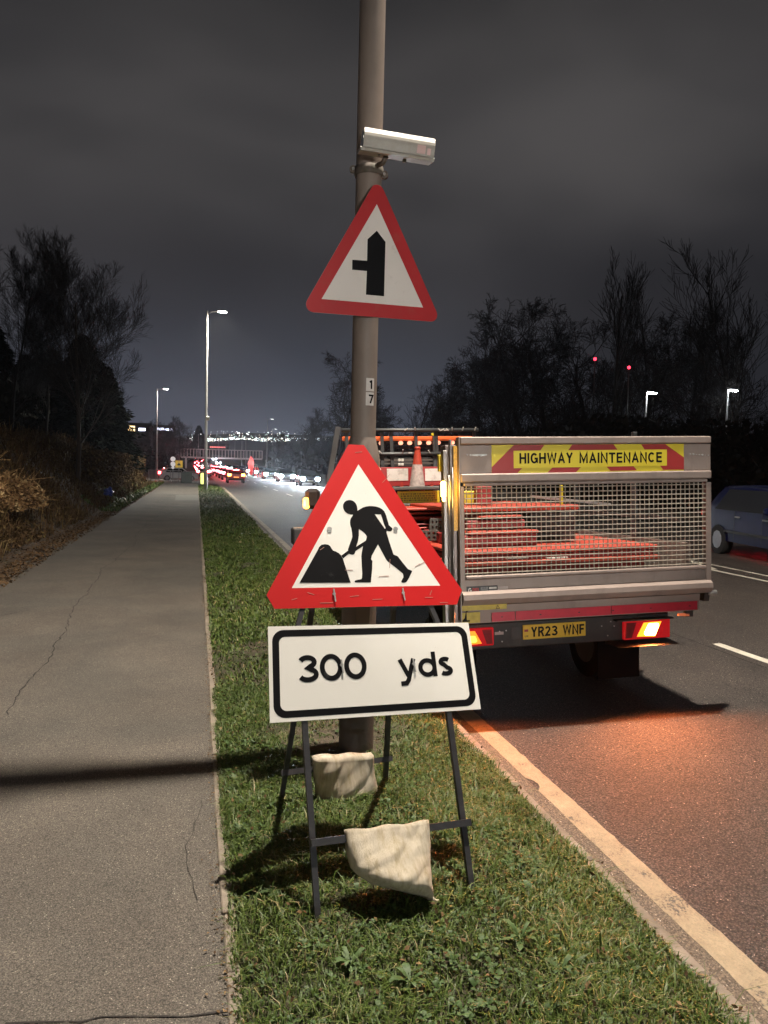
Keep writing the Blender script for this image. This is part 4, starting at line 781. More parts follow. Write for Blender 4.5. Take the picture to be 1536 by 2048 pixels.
MB().bbox((tx(1022, 1266, BY), BY-.004, tz(1022, 1278, BY)), (tx(1041, 1266, BY), BY+.0, tz(1022, 1254, BY)), .003).obj('tow_hole_cover', m_dredge, bp)
# --- left corner posts of the tail lift, side marker lamp and the yellow reflective edge
MB().bbox((-.012, -.008, G0-.12), (.0, .06, G1), .003).obj('gate_edge', m_al2, tk)
yp = .02
curve_mesh('reflective_edge', [[(-.052, tz(905, 1062)), (-.018, tz(905, 1062)), (-.014, tz(905, 892)), (-.042, tz(905, 892))]], yp, .004, pmat('amber_strip_glow', (.62, .34, .02), .35, var=.25, scale=60, dirt=(.02, .02, .02), dscale=55, dlo=.64, dhi=.68, emit=(1, .45, .05), estr=.12), tk)  # faint emission added so the strip glows like returned light
MB().bbox((-.075, .02, .62), (-.058, .05, G1-.02), .003).obj('lift_post', m_steel, tk)
MB().bbox((-.125, .04, .62), (-.085, .10, G1-.10), .006).obj('lift_post', m_steel, tk)
MB().bbox((-.105, .05, .62), (-.0, .16, G1-.06), .004).obj('lift_column', pmat('lift_column', (.16, .13, .12), .3, .6, var=.2), tk)
MB().tube([(-.06, .0, tz(905, 935)), (-.066, .0, .66)], .007, 8).obj('lift_cable', m_steel, tk)
MB().tube([(-.088, .01, tz(905, 950)), (-.085, .012, 1.2), (-.092, .01, .66)], .006, 8).obj('lift_cable', m_steel, tk)
ml = (tx(888, 978, .0), tz(888, 978, .0))
MB().bbox((ml[0]-.018, .0, ml[1]-.065), (ml[0]+.018, .035, ml[1]+.06), .01).obj('marker_lamp', m_ambx, tk)
MB().bbox((ml[0]-.008, .0, ml[1]-.095), (ml[0]+.010, .03, ml[1]-.065), .006).obj('marker_lamp', m_ambx, tk)
point('marker_light', TM @ Vector((ml[0]+.02, -.06, ml[1])), 3.2, (1, .55, .10), .03); point('marker_light', TM @ Vector((ml[0]+.05, .5, ml[1]+.1)), 5, (1, .55, .2), .05)
ub = (tx(885, 925, .1), tz(885, 925, .1)); MB().bbox((ub[0]-.03, .1, ub[1]-.07), (ub[0]+.0, .14, ub[1]+.06), .004).obj('reflector', m_yel, tk)
# --- flat bed, sides, chassis, wheels, cab
bed = MB().bbox((.02, .10, G0+.0), (W-.10, 4.55, G0+.10), .01).obj('flat_bed', pmat('bed_ply', (.045, .035, .03), .8, var=.3), tk)
MB().bbox((W-.14, .12, G0+.10), (W-.10, 4.5, G0+.42), .006).obj('side_board', m_al, tk)
MB().bbox((.0, .14, G0+.10), (.035, 4.5, G0+.30), .006).obj('side_board', m_al, tk)
for i, y in enumerate((.9, 2.1, 3.3)): MB().bbox((W-.17, y, G0+.42), (W-.13, y+.05, G1+.1), .004).obj('stanchion', m_rack, tk)
for z in (G0+.62, G0+.95): MB().bar((W-.15, .2, z), (W-.15, 4.5, z), .02, .03).obj('side_rail', m_rack, tk)
for x in (.55, 1.55): MB().bbox((x-.04, .35, .62), (x+.04, 6.3, .84), .01).obj('chassis_rail', m_dark, tk)
def wheel(mb_t, mb_r, c, r=.34, w=.22):
    mb_t.tube([(c[0]-w/2, c[1], c[2]), (c[0]+w/2, c[1], c[2])], r, 28); mb_r.tube([(c[0]-w/2-.004, c[1], c[2]), (c[0]+w/2+.004, c[1], c[2])], r*.58, 20)
m_tyre = pmat('tyre', (.006, .006, .006), .85, var=.2); m_rim = pmat('rim', (.25, .25, .26), .4, .6, var=.1)
for x in (.25, W-.35):
    for y in (1.35, 5.7):
        t, r_ = MB(), MB(); wheel(t, r_, (x, y, .34)); o = t.obj('wheel', m_tyre, tk); r_.obj('rim', m_rim, o)
for x in (.22, W-.32): MB().bbox((x-.22, .93, .07), (x+.22, .945, .86), .004).obj('mud_flap', pmat('flap_shade_black', (.004, .004, .004), .9, spec=.1), tk)  # flaps widened and near black to stand for the shade under the truck
cabm = pmat('cab_paint', (.055, .045, .04), .35, var=.08)
cab = MB(); cab.prismx([(4.75, .45), (4.75, 2.15), (4.95, 2.32), (5.75, 2.28), (6.25, 1.50), (6.85, 1.15), (7.0, .8), (6.98, .40)], .0+.02, W-.12); cb_ = cab.obj('cab', cabm, tk)
MB().prismx([(5.15, 1.45), (5.15, 2.1), (5.70, 2.1), (6.1, 1.5)], .014, .0195).obj('cab_window', pmat('cab_glass', (.01, .012, .014), .08), cb_)
MB().prismx([(5.15, 1.45), (5.15, 2.1), (5.70, 2.1), (6.1, 1.5)], W-.1195, W-.114).obj('cab_window', MATS['cab_glass'], cb_)
MB().bbox((.4, 4.744, 1.5), (W-.5, 4.749, 2.05), .002).obj('rear_window', MATS['cab_glass'], cb_)
# mirror with its lit repeater
MY = 5.6; ma, mb2 = TP.uv(612, 1018, MY), TP.uv(640, 977, MY)
mr = MB().bbox((ma[0], MY, ma[1]-.0), (mb2[0], MY+.16, mb2[1]), .05).obj('door_mirror', pmat('mirror_shell', (.035, .025, .022), .4), cb_)
MB().bar((mb2[0]-.02, MY+.08, ma[1]+.08), (.03, MY+.08, ma[1]+.12), .05, .06).obj('mirror_arm', m_dark, cb_)
MB().bbox((ma[0]-.03, MY-.005, ma[1]+.00), (ma[0]+.055, MY+.12, ma[1]+.17), .025).obj('side_repeater', emat('repeater_lit', (1.0, .42, .05), 9), mr)
point('repeater_light', TM @ Vector((ma[0]-.12, MY, ma[1]+.08)), 14, (1, .42, .10), .05)
MB().bbox((TP.uv(586, 1070, 4.3)[0], 4.3, TP.uv(586, 1092, 4.3)[1]), (.02, 4.6, TP.uv(586, 1057, 4.3)[1]), .02).obj('side_locker', m_dark, tk)
# headboard rack behind the cab with its light board
HY = 4.45
hb0, hb1 = TP.uv(684, 935, HY), TP.uv(956, 860, HY)
zt_ = hb1[1]; zl = TP.uv(800, 908, HY)[1]; xl, xr = hb0[0], hb1[0]
hbd = empty('headboard_rack'); hbd.parent = tk
def rt(name, a, b, r=.022, m=m_rack, p=hbd): return MB().tube([a, b], r, 8).obj(name, m, p)
zt0 = TP.uv(700, 861, HY)[1]
hb = tk
rt('rack_rail', (xl, HY, zt_), (xr, HY, zt_), .028, m_rack, tk); rt('rack_rail', (xl, HY, zl), (xr-.3, HY, zl), .028, m_rack, tk)
bpy.data.objects.remove(hbd)
for px in (694, 765, 790, 833, 870, 880, 950):
    x = TP.uv(px, 880, HY)[0]; MB().bar((x, HY+.03, 1.1), (x-.05*(px in (790, 880)), HY+.03, zt_), .045, .03, (0, 1, 0)).obj('rack_post', m_rack, tk)
x = TP.uv(672, 900, HY-.2)[0]
MB().bar((TP.uv(657, 965, HY-.2)[0], HY-.2, TP.uv(657, 965, HY-.2)[1]), (TP.uv(676, 856, HY-.2)[0], HY-.2, TP.uv(676, 854, HY-.2)[1]), .07, .05, (0, 1, 0)).obj('rack_strut', m_rack, tk)
b = MB()
for z in np.linspace(zl-.16, zt_-.10, 9): b.box((xl+.1, HY+.16, z), (xr-.05, HY+.18, z+.022))
b.obj('headboard_slats', m_dredge, tk, kind='stuff')
zz = TP.uv(800, 877, HY+.1)[1]; MB().bbox((xl+.03, HY+.10, zz-.03), (xr-.05, HY+.15, zz+.03), .01).obj('light_bar', pmat('bar_orange', (.75, .12, .03), .4, var=.1, emit=(1, .2, .05), estr=.25), tk)
lampm = emat('bulb_pink', (1.0, .42, .26), 1.5)
zz = TP.uv(800, 886, HY+.1)[1]
for px in (762, 801, 819, 838, 857, 876, 904): x = TP.uv(px, 886, HY+.1)[0]; MB().tube([(x, HY+.06, zz), (x, HY+.12, zz)], .028, 14).obj('board_lamp', lampm, tk)
for (px, py) in ((798, 920), (804, 920), (798, 929), (804, 929), (864, 869), (812, 966), (854, 966)):
    u = TP.uv(px, py, HY-.02); MB().bbox((u[0]-.018, HY-.05, u[1]-.018), (u[0]+.018, HY-.03, u[1]+.018), .004).obj('marker_tile', m_yel if px == 864 else m_bwhite, tk)
b = MB(); rs = random.Random(3)
for i in range(16):
    px = 760+rs.random()*190; u = TP.uv(px, 861 if i % 3 else 906, HY-.03); a = rs.random()*3; b.bar((u[0], HY-.035, u[1]), (u[0]+.045*math.cos(a), HY-.06, u[1]+.045*math.sin(a)), .012, .012)
b.obj('cable_ties', m_bwhite, tk)

# ================================================================== LOAD ON THE TRUCK (each lies on the bed)
def load(name, y=0, **k): return empty(name, mat=TM, **k)
# traffic cone
CY = 3.3
c0, c1 = TP.uv(834, 1006, CY), TP.uv(834, 893, CY); hcone = c1[1]-c0[1]; rb = (TP.uv(853, 1006, CY)[0]-TP.uv(816, 1006, CY)[0])/2
cn = empty('traffic_cone', mat=TM @ Matrix.Translation((c0[0], CY, c0[1])) @ Matrix.Rotation(R(1.5), 4, 'Y'), label='orange traffic cone with dirty white sleeve standing on the truck load', category='traffic cone')
rr = lambda t: rb*(1-t)+.030*t
MB().lathe([(rb, 0), (rr(.245), hcone*.245)], n=28).obj('cone_skirt', m_ored, cn); b = MB(); b.lathe([(rr(.68), hcone*.68), (rr(.93), hcone*.93), (.036, hcone*.935), (.036, hcone*.955), (.040, hcone*.96), (.034, hcone*.995), (.0, hcone)], n=28); b.obj('cone_body', m_ored, cn)
MB().lathe([(rr(.245)+.003, hcone*.245), (rr(.68)+.003, hcone*.68)], n=28).obj('reflective_sleeve', pmat('sleeve', (.46, .38, .35), .4, var=.2, scale=25, dirt=(.25, .17, .16), dscale=14, dlo=.5), cn)
MB().bbox((-rb*1.35, -rb*1.35, -.035), (rb*1.35, rb*1.35, .0), .008).obj('cone_base', m_grey, cn)
# barrier board lying upright across the load
BY2 = 3.75
u0, u1 = TP.uv(760, 968, BY2), TP.uv(889, 933, BY2); bar = empty('road_barrier', mat=TM, label='red and white barrier board standing across the load behind the cone', category='barrier')
MB().bbox((u0[0]-.35, BY2, u0[1]-.03), (u1[0], BY2+.04, u1[1]), .006).obj('barrier_frame', m_bred, bar)
for (a, b_) in ((774, 816), (850, 888)):
    p, q = TP.uv(a, 962, BY2), TP.uv(b_, 937, BY2); MB().bbox((p[0], BY2-.006, p[1]), (q[0], BY2+.0, q[1]), .002).obj('white_panel', m_bwhite, bar)
p, q = TP.uv(757, 958, BY2), TP.uv(768, 937, BY2); MB().bbox((p[0]-.25, BY2-.006, p[1]), (q[0]-.04, BY2, q[1]), .002).obj('white_panel', m_bwhite, bar)
for px in (804, 864):
    p = TP.uv(px, 975, BY2); MB().bbox((p[0]-.022, BY2, p[1]-.02), (p[0]+.022, BY2+.03, p[1]+.08), .006).obj('barrier_foot', m_ored, bar)
# yellow sign plate with print, between grey slabs
SY = 3.1
def slab(pa, pb, y0, y1, m, name, label, cat, top=None, r=.01, **k):
    a, b_ = TP.uv(*pa, y0), TP.uv(*pb, y0); o = MB().bbox((a[0], y0, a[1]), (b_[0], y1, b_[1]), r).obj(name, m, None, label=label, category=cat, **k); o.matrix_world = TM; return o
s1 = slab((796, 1007), (879, 981), SY, SY+.03, m_yel, 'yellow_sign', 'yellow printed sign plate leaning behind the cone on the load', 'road sign', r=.003)
rs = random.Random(9); a, b_ = TP.uv(800, 1004, SY), TP.uv(876, 985, SY); bb = MB()
for r_ in range(4):
    x = a[0]+.01
    while x < b_[0]-.03:
        w_ = .012+rs.random()*.03; z = a[1]+(b_[1]-a[1])*(r_+.25)/4; bb.box((x, SY-.002, z), (min(x+w_, b_[0]-.01), SY-.0008, z+.018)); x += w_+.01
bb.obj('print_lines', pmat('print_dark', (.26, .21, .03), .6, var=.5, scale=50), s1)
slab((786, 981), (879, 972), SY-.1, SY+.3, m_grey, 'base_slab', 'grey rubber slab above the yellow sign plate', 'sign base', group='grey slabs in the load')
slab((800, 1013), (887, 1007), SY-.45, SY+.35, m_grey, 'base_slab', 'grey rubber slab under the cone', 'sign base', group='grey slabs in the load')
# stack of folded red barriers beside the near side
rs = random.Random(12); ycur = 1015
for i, (pa, pb, dy, mt) in enumerate([(1015, 1023, .0, m_ored), (1024, 1031, .05, m_ored), (1032, 1043, .1, m_bred), (1046, 1052, .02, m_bred), (1053, 1060, .0, m_ored), (1062, 1072, .06, m_bred), (1076, 1085, .03, m_bred), (1090, 1100, .1, m_bred), (1106, 1120, .05, m_bred)]):
    a, b_ = TP.uv(760, pb, 1.9+dy), TP.uv(886, pa, 1.9+dy)
    o = MB().bbox((a[0]-.05, 1.9+dy, a[1]), (b_[0]+.9+.2*rs.random(), 3.9, b_[1]), .008).obj('folded_barrier', mt, None, label=['topmost folded orange barrier of the stack under the cone', 'second folded barrier from the top under the cone', 'third folded barrier down, darker red, under the cone', 'fourth folded barrier down in the stack under the cone', 'fifth folded barrier down, orange, in the stack', 'sixth folded barrier down in the stack', 'third folded barrier from the bottom of the near stack', 'second folded barrier from the bottom of the near stack', 'bottom folded barrier of the near stack'][i], category='barrier', group='folded barriers stacked at the left of the load'); o.matrix_world = TM @ Matrix.Rotation(R(rs.uniform(-.6, .6)), 4, 'Y')
# plastic barrier feet with slots
for i, (pa, pb, y0) in enumerate((((858, 1062), (887, 1036), 1.5), ((835, 1082), (886, 1060), 1.45))):
    a, b_ = TP.uv(*pa, y0), TP.uv(*pb, y0); w_ = b_[0]-a[0]; h_ = b_[1]-a[1]; loops = [rounded([(a[0], a[1]), (b_[0], a[1]), (b_[0], b_[1]), (a[0]+w_*.12, b_[1])], .02, 3)]; nx = 3 if i == 0 else 4
    for r_ in range(2):
        for k2 in range(nx): x = a[0]+w_*(.2+.78*k2/nx); z = a[1]+h_*(.18+.42*r_); loops.append([(x, z), (x+w_*.11, z), (x+w_*.11, z+h_*.22), (x, z+h_*.22)])
    o = curve_mesh('barrier_base', loops, y0, .03, m_grey, None, label=['upper grey slotted barrier foot beside the lift post', 'lower grey slotted barrier foot beside the lift post'][i], category='barrier foot', group='slotted barrier feet'); o.matrix_world = TM
# barriers seen through the mesh: stacks of red boards of different lengths
def mesh_load(i, px0, px1, py0, py1, y0, y1, m, label, name='stacked_barrier', cat='barrier'):
    a, b_ = TP.uv(px0, py1, y0), TP.uv(px1, py0, y0); zt2 = TP.uv((px0+px1)/2, py0, y0)[1]; zb2 = TP.uv((px0+px1)/2, py1, y0)[1]
    o = MB().bbox((max(a[0], .05), y0, zb2), (min(b_[0], W-.2), y1, zt2), .008).obj(name, m, None, label=label, category=cat, group='barriers seen through the tail gate mesh'); o.matrix_world = TM; return o
mesh_load(0, 915, 1345, 1118, 1126, .42, 2.4, m_ored, 'long orange barrier near the bottom behind the mesh')
mesh_load(1, 915, 1340, 1106, 1116, .50, 2.4, m_bred, 'long red barrier just above the long orange one behind the mesh')
mesh_load(2, 915, 1330, 1096, 1104, .46, 2.4, m_ored, 'topmost of the long low barriers behind the mesh')
mesh_load(3, 915, 1290, 1128, 1140, .44, 2.4, m_bred, 'lowest red barrier behind the mesh')
mesh_load(4, 915, 1075, 1070, 1094, .8, 2.4, m_bred, 'short dark red block of barriers low left behind the mesh')
mesh_load(5, 940, 1078, 1062, 1068, .75, 2.4, m_ored, 'short orange barrier halfway up behind the mesh')
mesh_load(6, 935, 1050, 1040, 1058, .9, 2.4, m_bred, 'dark red barrier above the short orange one')
mesh_load(7, 960, 1046, 1031, 1037, .85, 2.4, m_ored, 'small orange barrier end under the dark gap')
mesh_load(8, 915, 1158, 1012, 1022, .9, 2.6, m_ored, 'topmost orange barrier behind the mesh reaching halfway across')
mesh_load(9, 1060, 1150, 1024, 1092, 1.3, 2.6, m_dredge, 'dark crate between the barriers behind the mesh', 'dark_crate', 'crate')
mesh_load(10, 915, 950, 982, 1010, 1.3, 1.34, m_yel, 'yellow plate at the top left behind the mesh', 'yellow_sign', 'road sign')
mesh_load(11, 955, 985, 972, 1010, 1.2, 1.3, m_bred, 'red upright board ends at the top behind the mesh', 'board_bundle', 'barrier')
mesh_load(12, 1121, 1127, 970, 1012, 1.0, 1.03, m_yel, 'thin yellow pole upright behind the mesh', 'marker_pole', 'pole')
o = MB().bar((1.10, 1.2, 1.82), (2.0, 1.3, 1.72), .02, .025).obj('steel_rail', m_galv, None, label='thin bright steel rail lying across the load behind the mesh', category='rail'); o.matrix_world = TM
for i, (px, n) in enumerate(((1010, 7), (1090, 8))):
    a = TP.uv(px, 1116, .43); o = MB().bbox((a[0], .40, a[1]-.008), (a[0]+.2, .42, a[1]+.006), .002).obj('white_tape', m_bwhite, None, label=['left white label strip on the long low barrier', 'right white label strip on the long low barrier'][i], category='label strip'); o.matrix_world = TM
# ================================================================== VEHICLES
m_glass = pmat('car_glass', (.012, .014, .018), .06, spec=.8)
def carpaint(n, c): return pmat('paint_'+n, c, .28, .1, var=.05, coat=.8)
paints = dict(dark=carpaint('dark', (.015, .016, .02)), grey=carpaint('grey', (.09, .09, .10)), silver=carpaint('silver', (.35, .36, .38)), red=carpaint('red', (.28, .018, .015)), white=carpaint('white', (.6, .6, .6)), blue=pmat('paint_blue', (.003, .005, .035), .45, spec=.15))
e_head = emat('headlight_lit', (.80, .92, 1.0), 1500); e_tail = emat('taillight_lit', (1.0, .05, .06), 150); e_tail_a = emat('taillight_orange', (1.0, .30, .06), 16); m_headoff = pmat('lens_clear', (.4, .4, .42), .1); m_platew = pmat('plate_white', (.6, .6, .58), .4); m_plateo = emat('plate_lit', (1.0, .30, .08), 1.6)
def car(name, paint, label, loc, rz, head=False, tail=True, hatch=True, van=False, cat='car', group=None, tailm=None, hi=False, plate=None):
    """length along local y, front at +y"""
    e = empty(name, loc, rz, label=label, category=cat, group=group)
    L2, w = (2.35, .93) if van else (2.08, .89); H = 1.95 if van else 1.46
    b = bmesh.new()
    if van: prof = [(-L2, .32), (-L2-.02, .9), (-L2+.04, 1.8), (-L2+.25, H), (.9, H), (1.45, 1.15), (2.15, .98), (L2, .75), (L2, .30)]; waist = .98
    else: prof = [(-L2, .34), (-L2-.03, .62), (-L2+.02, .90), (-L2+.35, 1.28), (-L2+.62, 1.42), (-.55, H), (.35, 1.42), (1.0, .98), (1.75, .86), (L2-.04, .66), (L2, .36)]; waist = .90
    rows = []
    NXs = (-1, -.93, -.55, 0, .55, .93, 1)
    for y, z in prof:
        tuck = 1-.24*max(0, (z-waist)/(H-waist)); endt = 1-.07*max(0, (abs(y)-1.5))/.6
        rows.append([b.verts.new((w*s*tuck*endt, y-(.05*(abs(s) > .9)*math.copysign(1, y) if abs(y) > 1.7 else 0), z-(.035 if abs(s) > .95 else 0))) for s in NXs])
    for i in range(len(rows)-1):
        for j in range(6): b.faces.new((rows[i][j], rows[i][j+1], rows[i+1][j+1], rows[i+1][j]))
    # sides and floor
    for j, sgn in ((0, -1), (6, 1)):
        low = [r[j] for r in rows]; base = [b.verts.new((w*sgn*.98, v.co.y, .30)) for v in low]; mid = [b.verts.new((w*sgn*1.0, v.co.y*.99, min(v.co.z, waist))) for v in low]
        for i in range(len(low)-1):
            for A, B in ((low, mid), (mid, base)):
                try: b.faces.new((A[i], A[i+1], B[i+1], B[i]))
                except ValueError: pass
    bmesh.ops.remove_doubles(b, verts=b.verts, dist=.002); bmesh.ops.recalc_face_normals(b, faces=b.faces)
    if hi: bmesh.ops.bevel(b, geom=[x for x in b.edges if x.is_manifold and x.calc_face_angle(0) > .45], offset=.035, segments=2, affect='EDGES')
    me = bpy.data.meshes.new('body'); b.to_mesh(me); b.free(); me.polygons.foreach_set('use_smooth', [hi]*len(me.polygons)); body = link('body', me, paints[paint], e)
    def quad(nm, pts, m, p=e): return MB().add(pts, [(0, 1, 2, 3)]).obj(nm, m, p)
    if van: quad('windscreen', [(-w*.80, .93+.02, H-.04), (w*.80, .95, H-.04), (w*.90, 1.47, 1.20), (-w*.90, 1.47, 1.20)], m_glass); quad('rear_window', [(-w*.7, -L2-.01, 1.75), (w*.7, -L2-.01, 1.75), (w*.78, -L2-.03, 1.15), (-w*.78, -L2-.03, 1.15)], m_glass)
    else:
        quad('windscreen', [(-w*.72, .37, 1.415), (w*.72, .37, 1.415), (w*.86, .99, 1.02), (-w*.86, .99, 1.02)], m_glass)
        quad('rear_window', [(-w*.74, -L2+.60, 1.432), (w*.74, -L2+.60, 1.432), (w*.84, -L2+.10, 1.02), (-w*.84, -L2+.10, 1.02)], m_glass)
    for s in (-1, 1):
        zt = H-.10; y0, y1 = (-1.9, 1.25) if van else (-1.45, .85); tk_ = 1-.24*((zt-waist)/(H-waist))
        pts = [(s*(w*1.0+.004), y0, waist+.04), (s*(w*1.0+.004), y1, waist+.04), (s*(w*tk_+.012), y1-.55 if not van else y1-.30, zt), (s*(w*tk_+.012), y0+.28, zt)]
        quad('side_window', pts, m_glass)
        MB().bbox((s*(w+.02), .72, .93), (s*(w+.19), .84, 1.06), .03).obj('door_mirror', paints[paint], e)
    for s in (-1, 1):
        for y in (-1.28, 1.32):
            t, r_ = MB(), MB(); t.tube([(s*w-.2*s, y, .31), (s*w+.012*s, y, .31)], .31, 18); o = t.obj('wheel', m_tyre, e); r_.tube([(s*w-.02*s, y, .31), (s*w+.02*s, y, .31)], .19, 10); r_.obj('rim', m_rim, o)
        MB().bbox((s*w*.56, L2-.07, .58), (s*w*.95, L2+.02, .80), .05).obj('headlight', e_head if head else m_headoff, e)
        MB().bbox((s*w*.58, -L2-.05, .74), (s*w*.98, -L2+.10, 1.0), .04).obj('tail_light', (tailm or e_tail) if tail else m_tail2, e)
    if not van: MB().bbox((-.30, -L2+.50, 1.375), (.30, -L2+.56, 1.415), .005).obj('brake_light', (e_tail if tail else m_tail2), e)
    MB().bbox((-.26, L2-.02, .44), (.26, L2+.03, .55), .004).obj('number_plate', m_platew, e); MB().bbox((-.26, -L2-.06, .58), (.26, -L2-.02, .69), .004).obj('number_plate', plate or m_styel, e)
    MB().bbox((-w*.9, L2-.02, .30), (w*.9, L2+.02, .42), .01).obj('bumper', m_dark, e); MB().bbox((-w*.9, -L2-.05, .30), (w*.9, -L2+.02, .50), .01).obj('bumper', m_dark, e)
    return e
def zr(x, y): return float(zroad(x, y))
# dark blue car passing on the far side, seen beyond the tail gate
pb = car('passing_car', 'blue', 'dark blue car at the right picture edge passing beyond the tail lift', (13.42, 14.55, zr(13.4, 14.6)), R(170), head=False, tail=True, hi=True, tailm=emat('tail_dim', (1, .03, .03), 2.5)); pb.scale = (1.12, 1.12, 1.2)
for s_ in (-1, 1):
    for y_ in (-.62, .42): MB().box((s_*.893, y_-.006, .36), (s_*.8965, y_+.006, .93)).obj('door_gap', m_dark, pb)
    for y_ in (-.48, .55): MB().bbox((s_*.892, y_-.09, .80), (s_*.925, y_+.09, .83), .008).obj('door_handle', m_galv, pb)
    MB().bbox((s_*.892, -1.0, .48), (s_*.915, 1.0, .53), .006).obj('rub_strip', m_dark, pb)
# unseen car added behind the camera to light the signs and the tail lift
fc = car('added_car', 'grey', 'unseen grey car added behind the camera to light signs and tail lift', (4.3, -24, zr(4.3, -24)), 0, head=True, tail=True)
for s_ in (-.68, .68): spot('headlight_beam', (4.3+s_, -21.7, .58), (2.35, 5, 2.85), ADDED_BEAMS, (1.0, .92, .82), 11.3, .4, .09)  # narrow beams aimed high, shaped to leave the road under the truck dark
# queue ahead
hatch = car('stopped_car', 'red', 'red hatchback with glowing tail lights first in the queue ahead', (3.95, 80, zr(4, 80)), 0, tailm=e_tail_a, plate=m_plateo)
on1 = car('oncoming_car', 'dark', 'nearest oncoming dark car with both headlights on beside the railings', (10.0, 69.5, zr(10, 69.5)), R(180), head=True, tail=False)
on2 = car('oncoming_car', 'grey', 'second oncoming car behind the nearest one with round headlights', (9.6, 84, zr(9.6, 84)), R(180), head=True, tail=False)
wh = car('turning_car', 'white', 'white car with red tail lights turning across the side road behind the yellow sign', (-1.9, 86, -.12), R(-84), head=False, tail=True)
qr = car('queue_car', 'dark', 'x', (3.9, 95, zr(4, 95)), 0, group='cars queueing away down the road'); qo = car('oncoming_car', 'dark', 'x', (9.4, 98, zr(9.4, 98)), R(180), head=True, tail=False, group='oncoming cars farther down the road')
qv = car('queue_van', 'grey', 'tall grey van in the left lane of the queue under the footbridge', (1.3, 118, zr(1.3, 118)), 0, van=True, cat='van')
for o in (qr, qo): kids(o)
ords = ['second', 'third', 'fourth', 'fifth', 'sixth', 'seventh', 'eighth', 'ninth', 'tenth', 'eleventh', 'twelfth']
qs = [(3.9, 95), (3.8, 104), (3.7, 116), (3.5, 130), (3.3, 146), (3.2, 165), (3.1, 190), (3.0, 220), (3.0, 270), (2.9, 330), (2.9, 400)]
for i, (x, y) in enumerate(qs):
    o = qr if i == 0 else copy_tree(qr); o.location = (x, y, zr(x, y)); o['label'] = 'dark car with red tail lights, %s in the right lane of the queue' % ords[i]
for i, (x, y) in enumerate([(.9, 108), (1.0, 132), (.7, 150), (.6, 172), (.4, 200), (.2, 240), (.1, 300), (0, 380)]):
    o = copy_tree(qr); o.location = (x, y, zr(x, y)); o['label'] = 'dark car with red tail lights, %s in the left lane of the queue' % (['first']+ords)[i]
for i, (x, y) in enumerate([(9.2, 98), (9.5, 118), (9.3, 134), (12.6, 122), (9.1, 156), (9.0, 180), (12.3, 168), (8.8, 215), (8.6, 260), (8.5, 310), (8.3, 370)]):
    o = qo if i == 0 else copy_tree(qo); o.location = (x, y, zr(x, y)); o['label'] = 'oncoming car with white headlights, %s from the front of the far side queue' % (['third']+ords[2:]+['thirteenth'])[i]
for (x, y, p) in ((10.0, 69.5, 900), (9.6, 84, 1300), (9.2, 98, 900)):
    for s in (-.68, .68): spot('headlight_beam', (x+s, y-2.2, .62), (x+s-.6, y-26, -.4), p*2.6, (.80, .90, 1.0), 100, .7, .05)

for (x, y, p) in ((3.9, 92.4, 260), (3.8, 101.5, 260), (3.7, 113, 300), (1.0, 129, 400), (3.3, 143, 500), (-4.2, 86, 160)): point('tail_light_glow', (x, y, .9), p, (1, .06, .06), .3)
# ================================================================== ROADSIDE FURNITURE FAR AHEAD
lamp2 = street_lamp(.62, 53.25, -.02, 12.3, 1.0, 'tall lit street lamp on the verge between footpath and road', r=.10)
m_box = pmat('cream_box', (.5, .47, .38), .5); p = atY(413, 836, 53.25); MB().bbox((-.02, -.35, p.z-.15), (.22, -.10, p.z+.12), .04).obj('sensor_box', m_box, lamp2)
spot('lamp_light', (1.6, 53.25, 12.2), (1.6, 53.3, 0), LAMP_FAR, (1, .95, .82), 150, .5, .15)
lamp3 = street_lamp(-5.2, 105.7, -.1, 11.8, 1.1, 'second lit street lamp farther away behind the hedge', r=.10); spot('lamp_light', (-4.1, 105.7, 11.7), (-4.1, 105.7, 0), LAMP_FAR, (1, .95, .85), 150, .5, .15)
def pxlamp(px, py, Y, zb, label, **k): p = atY(px, py, Y); return street_lamp(p.x, Y, zb, p.z-zb, .9, label, r=.12, n=6, **k)
m_led2 = emat('led_far', (.95, .97, .90), 14)
for px, py, Y, lab in [(535, 838, 150, 'lit lamp post just right of the oncoming queue'), (545, 858, 210, 'shorter lit lamp post behind the right hand one'), (492, 864, 240, 'lit lamp post above the middle of the footbridge'), (484, 876, 300, 'pale lamp post left of the tallest one above the footbridge'), (397, 868, 300, 'lamp post beside the dark conifer in the distance'), (437, 880, 420, 'tiny lamp post left of centre above the footbridge'), (452, 882, 480, 'tiny lamp post over the red shop sign'), (470, 880, 480, 'tiny lamp post near the far end of the footbridge')]:
    pxlamp(px, py, Y, zr(5, Y), lab, led=m_led2)
# street lamp behind the camera: out of frame, it throws the light that falls on the fronts of the signs
lampb = street_lamp(.9, -30, 0, 11.0, 1.2, 'tall street lamp on the verge behind the camera')
spot('lamp_light', (2.0, -29.5, 10.8), (2.2, 5, .8), LAMP_BEHIND, (1.0, .90, .78), 42, .8, .16)
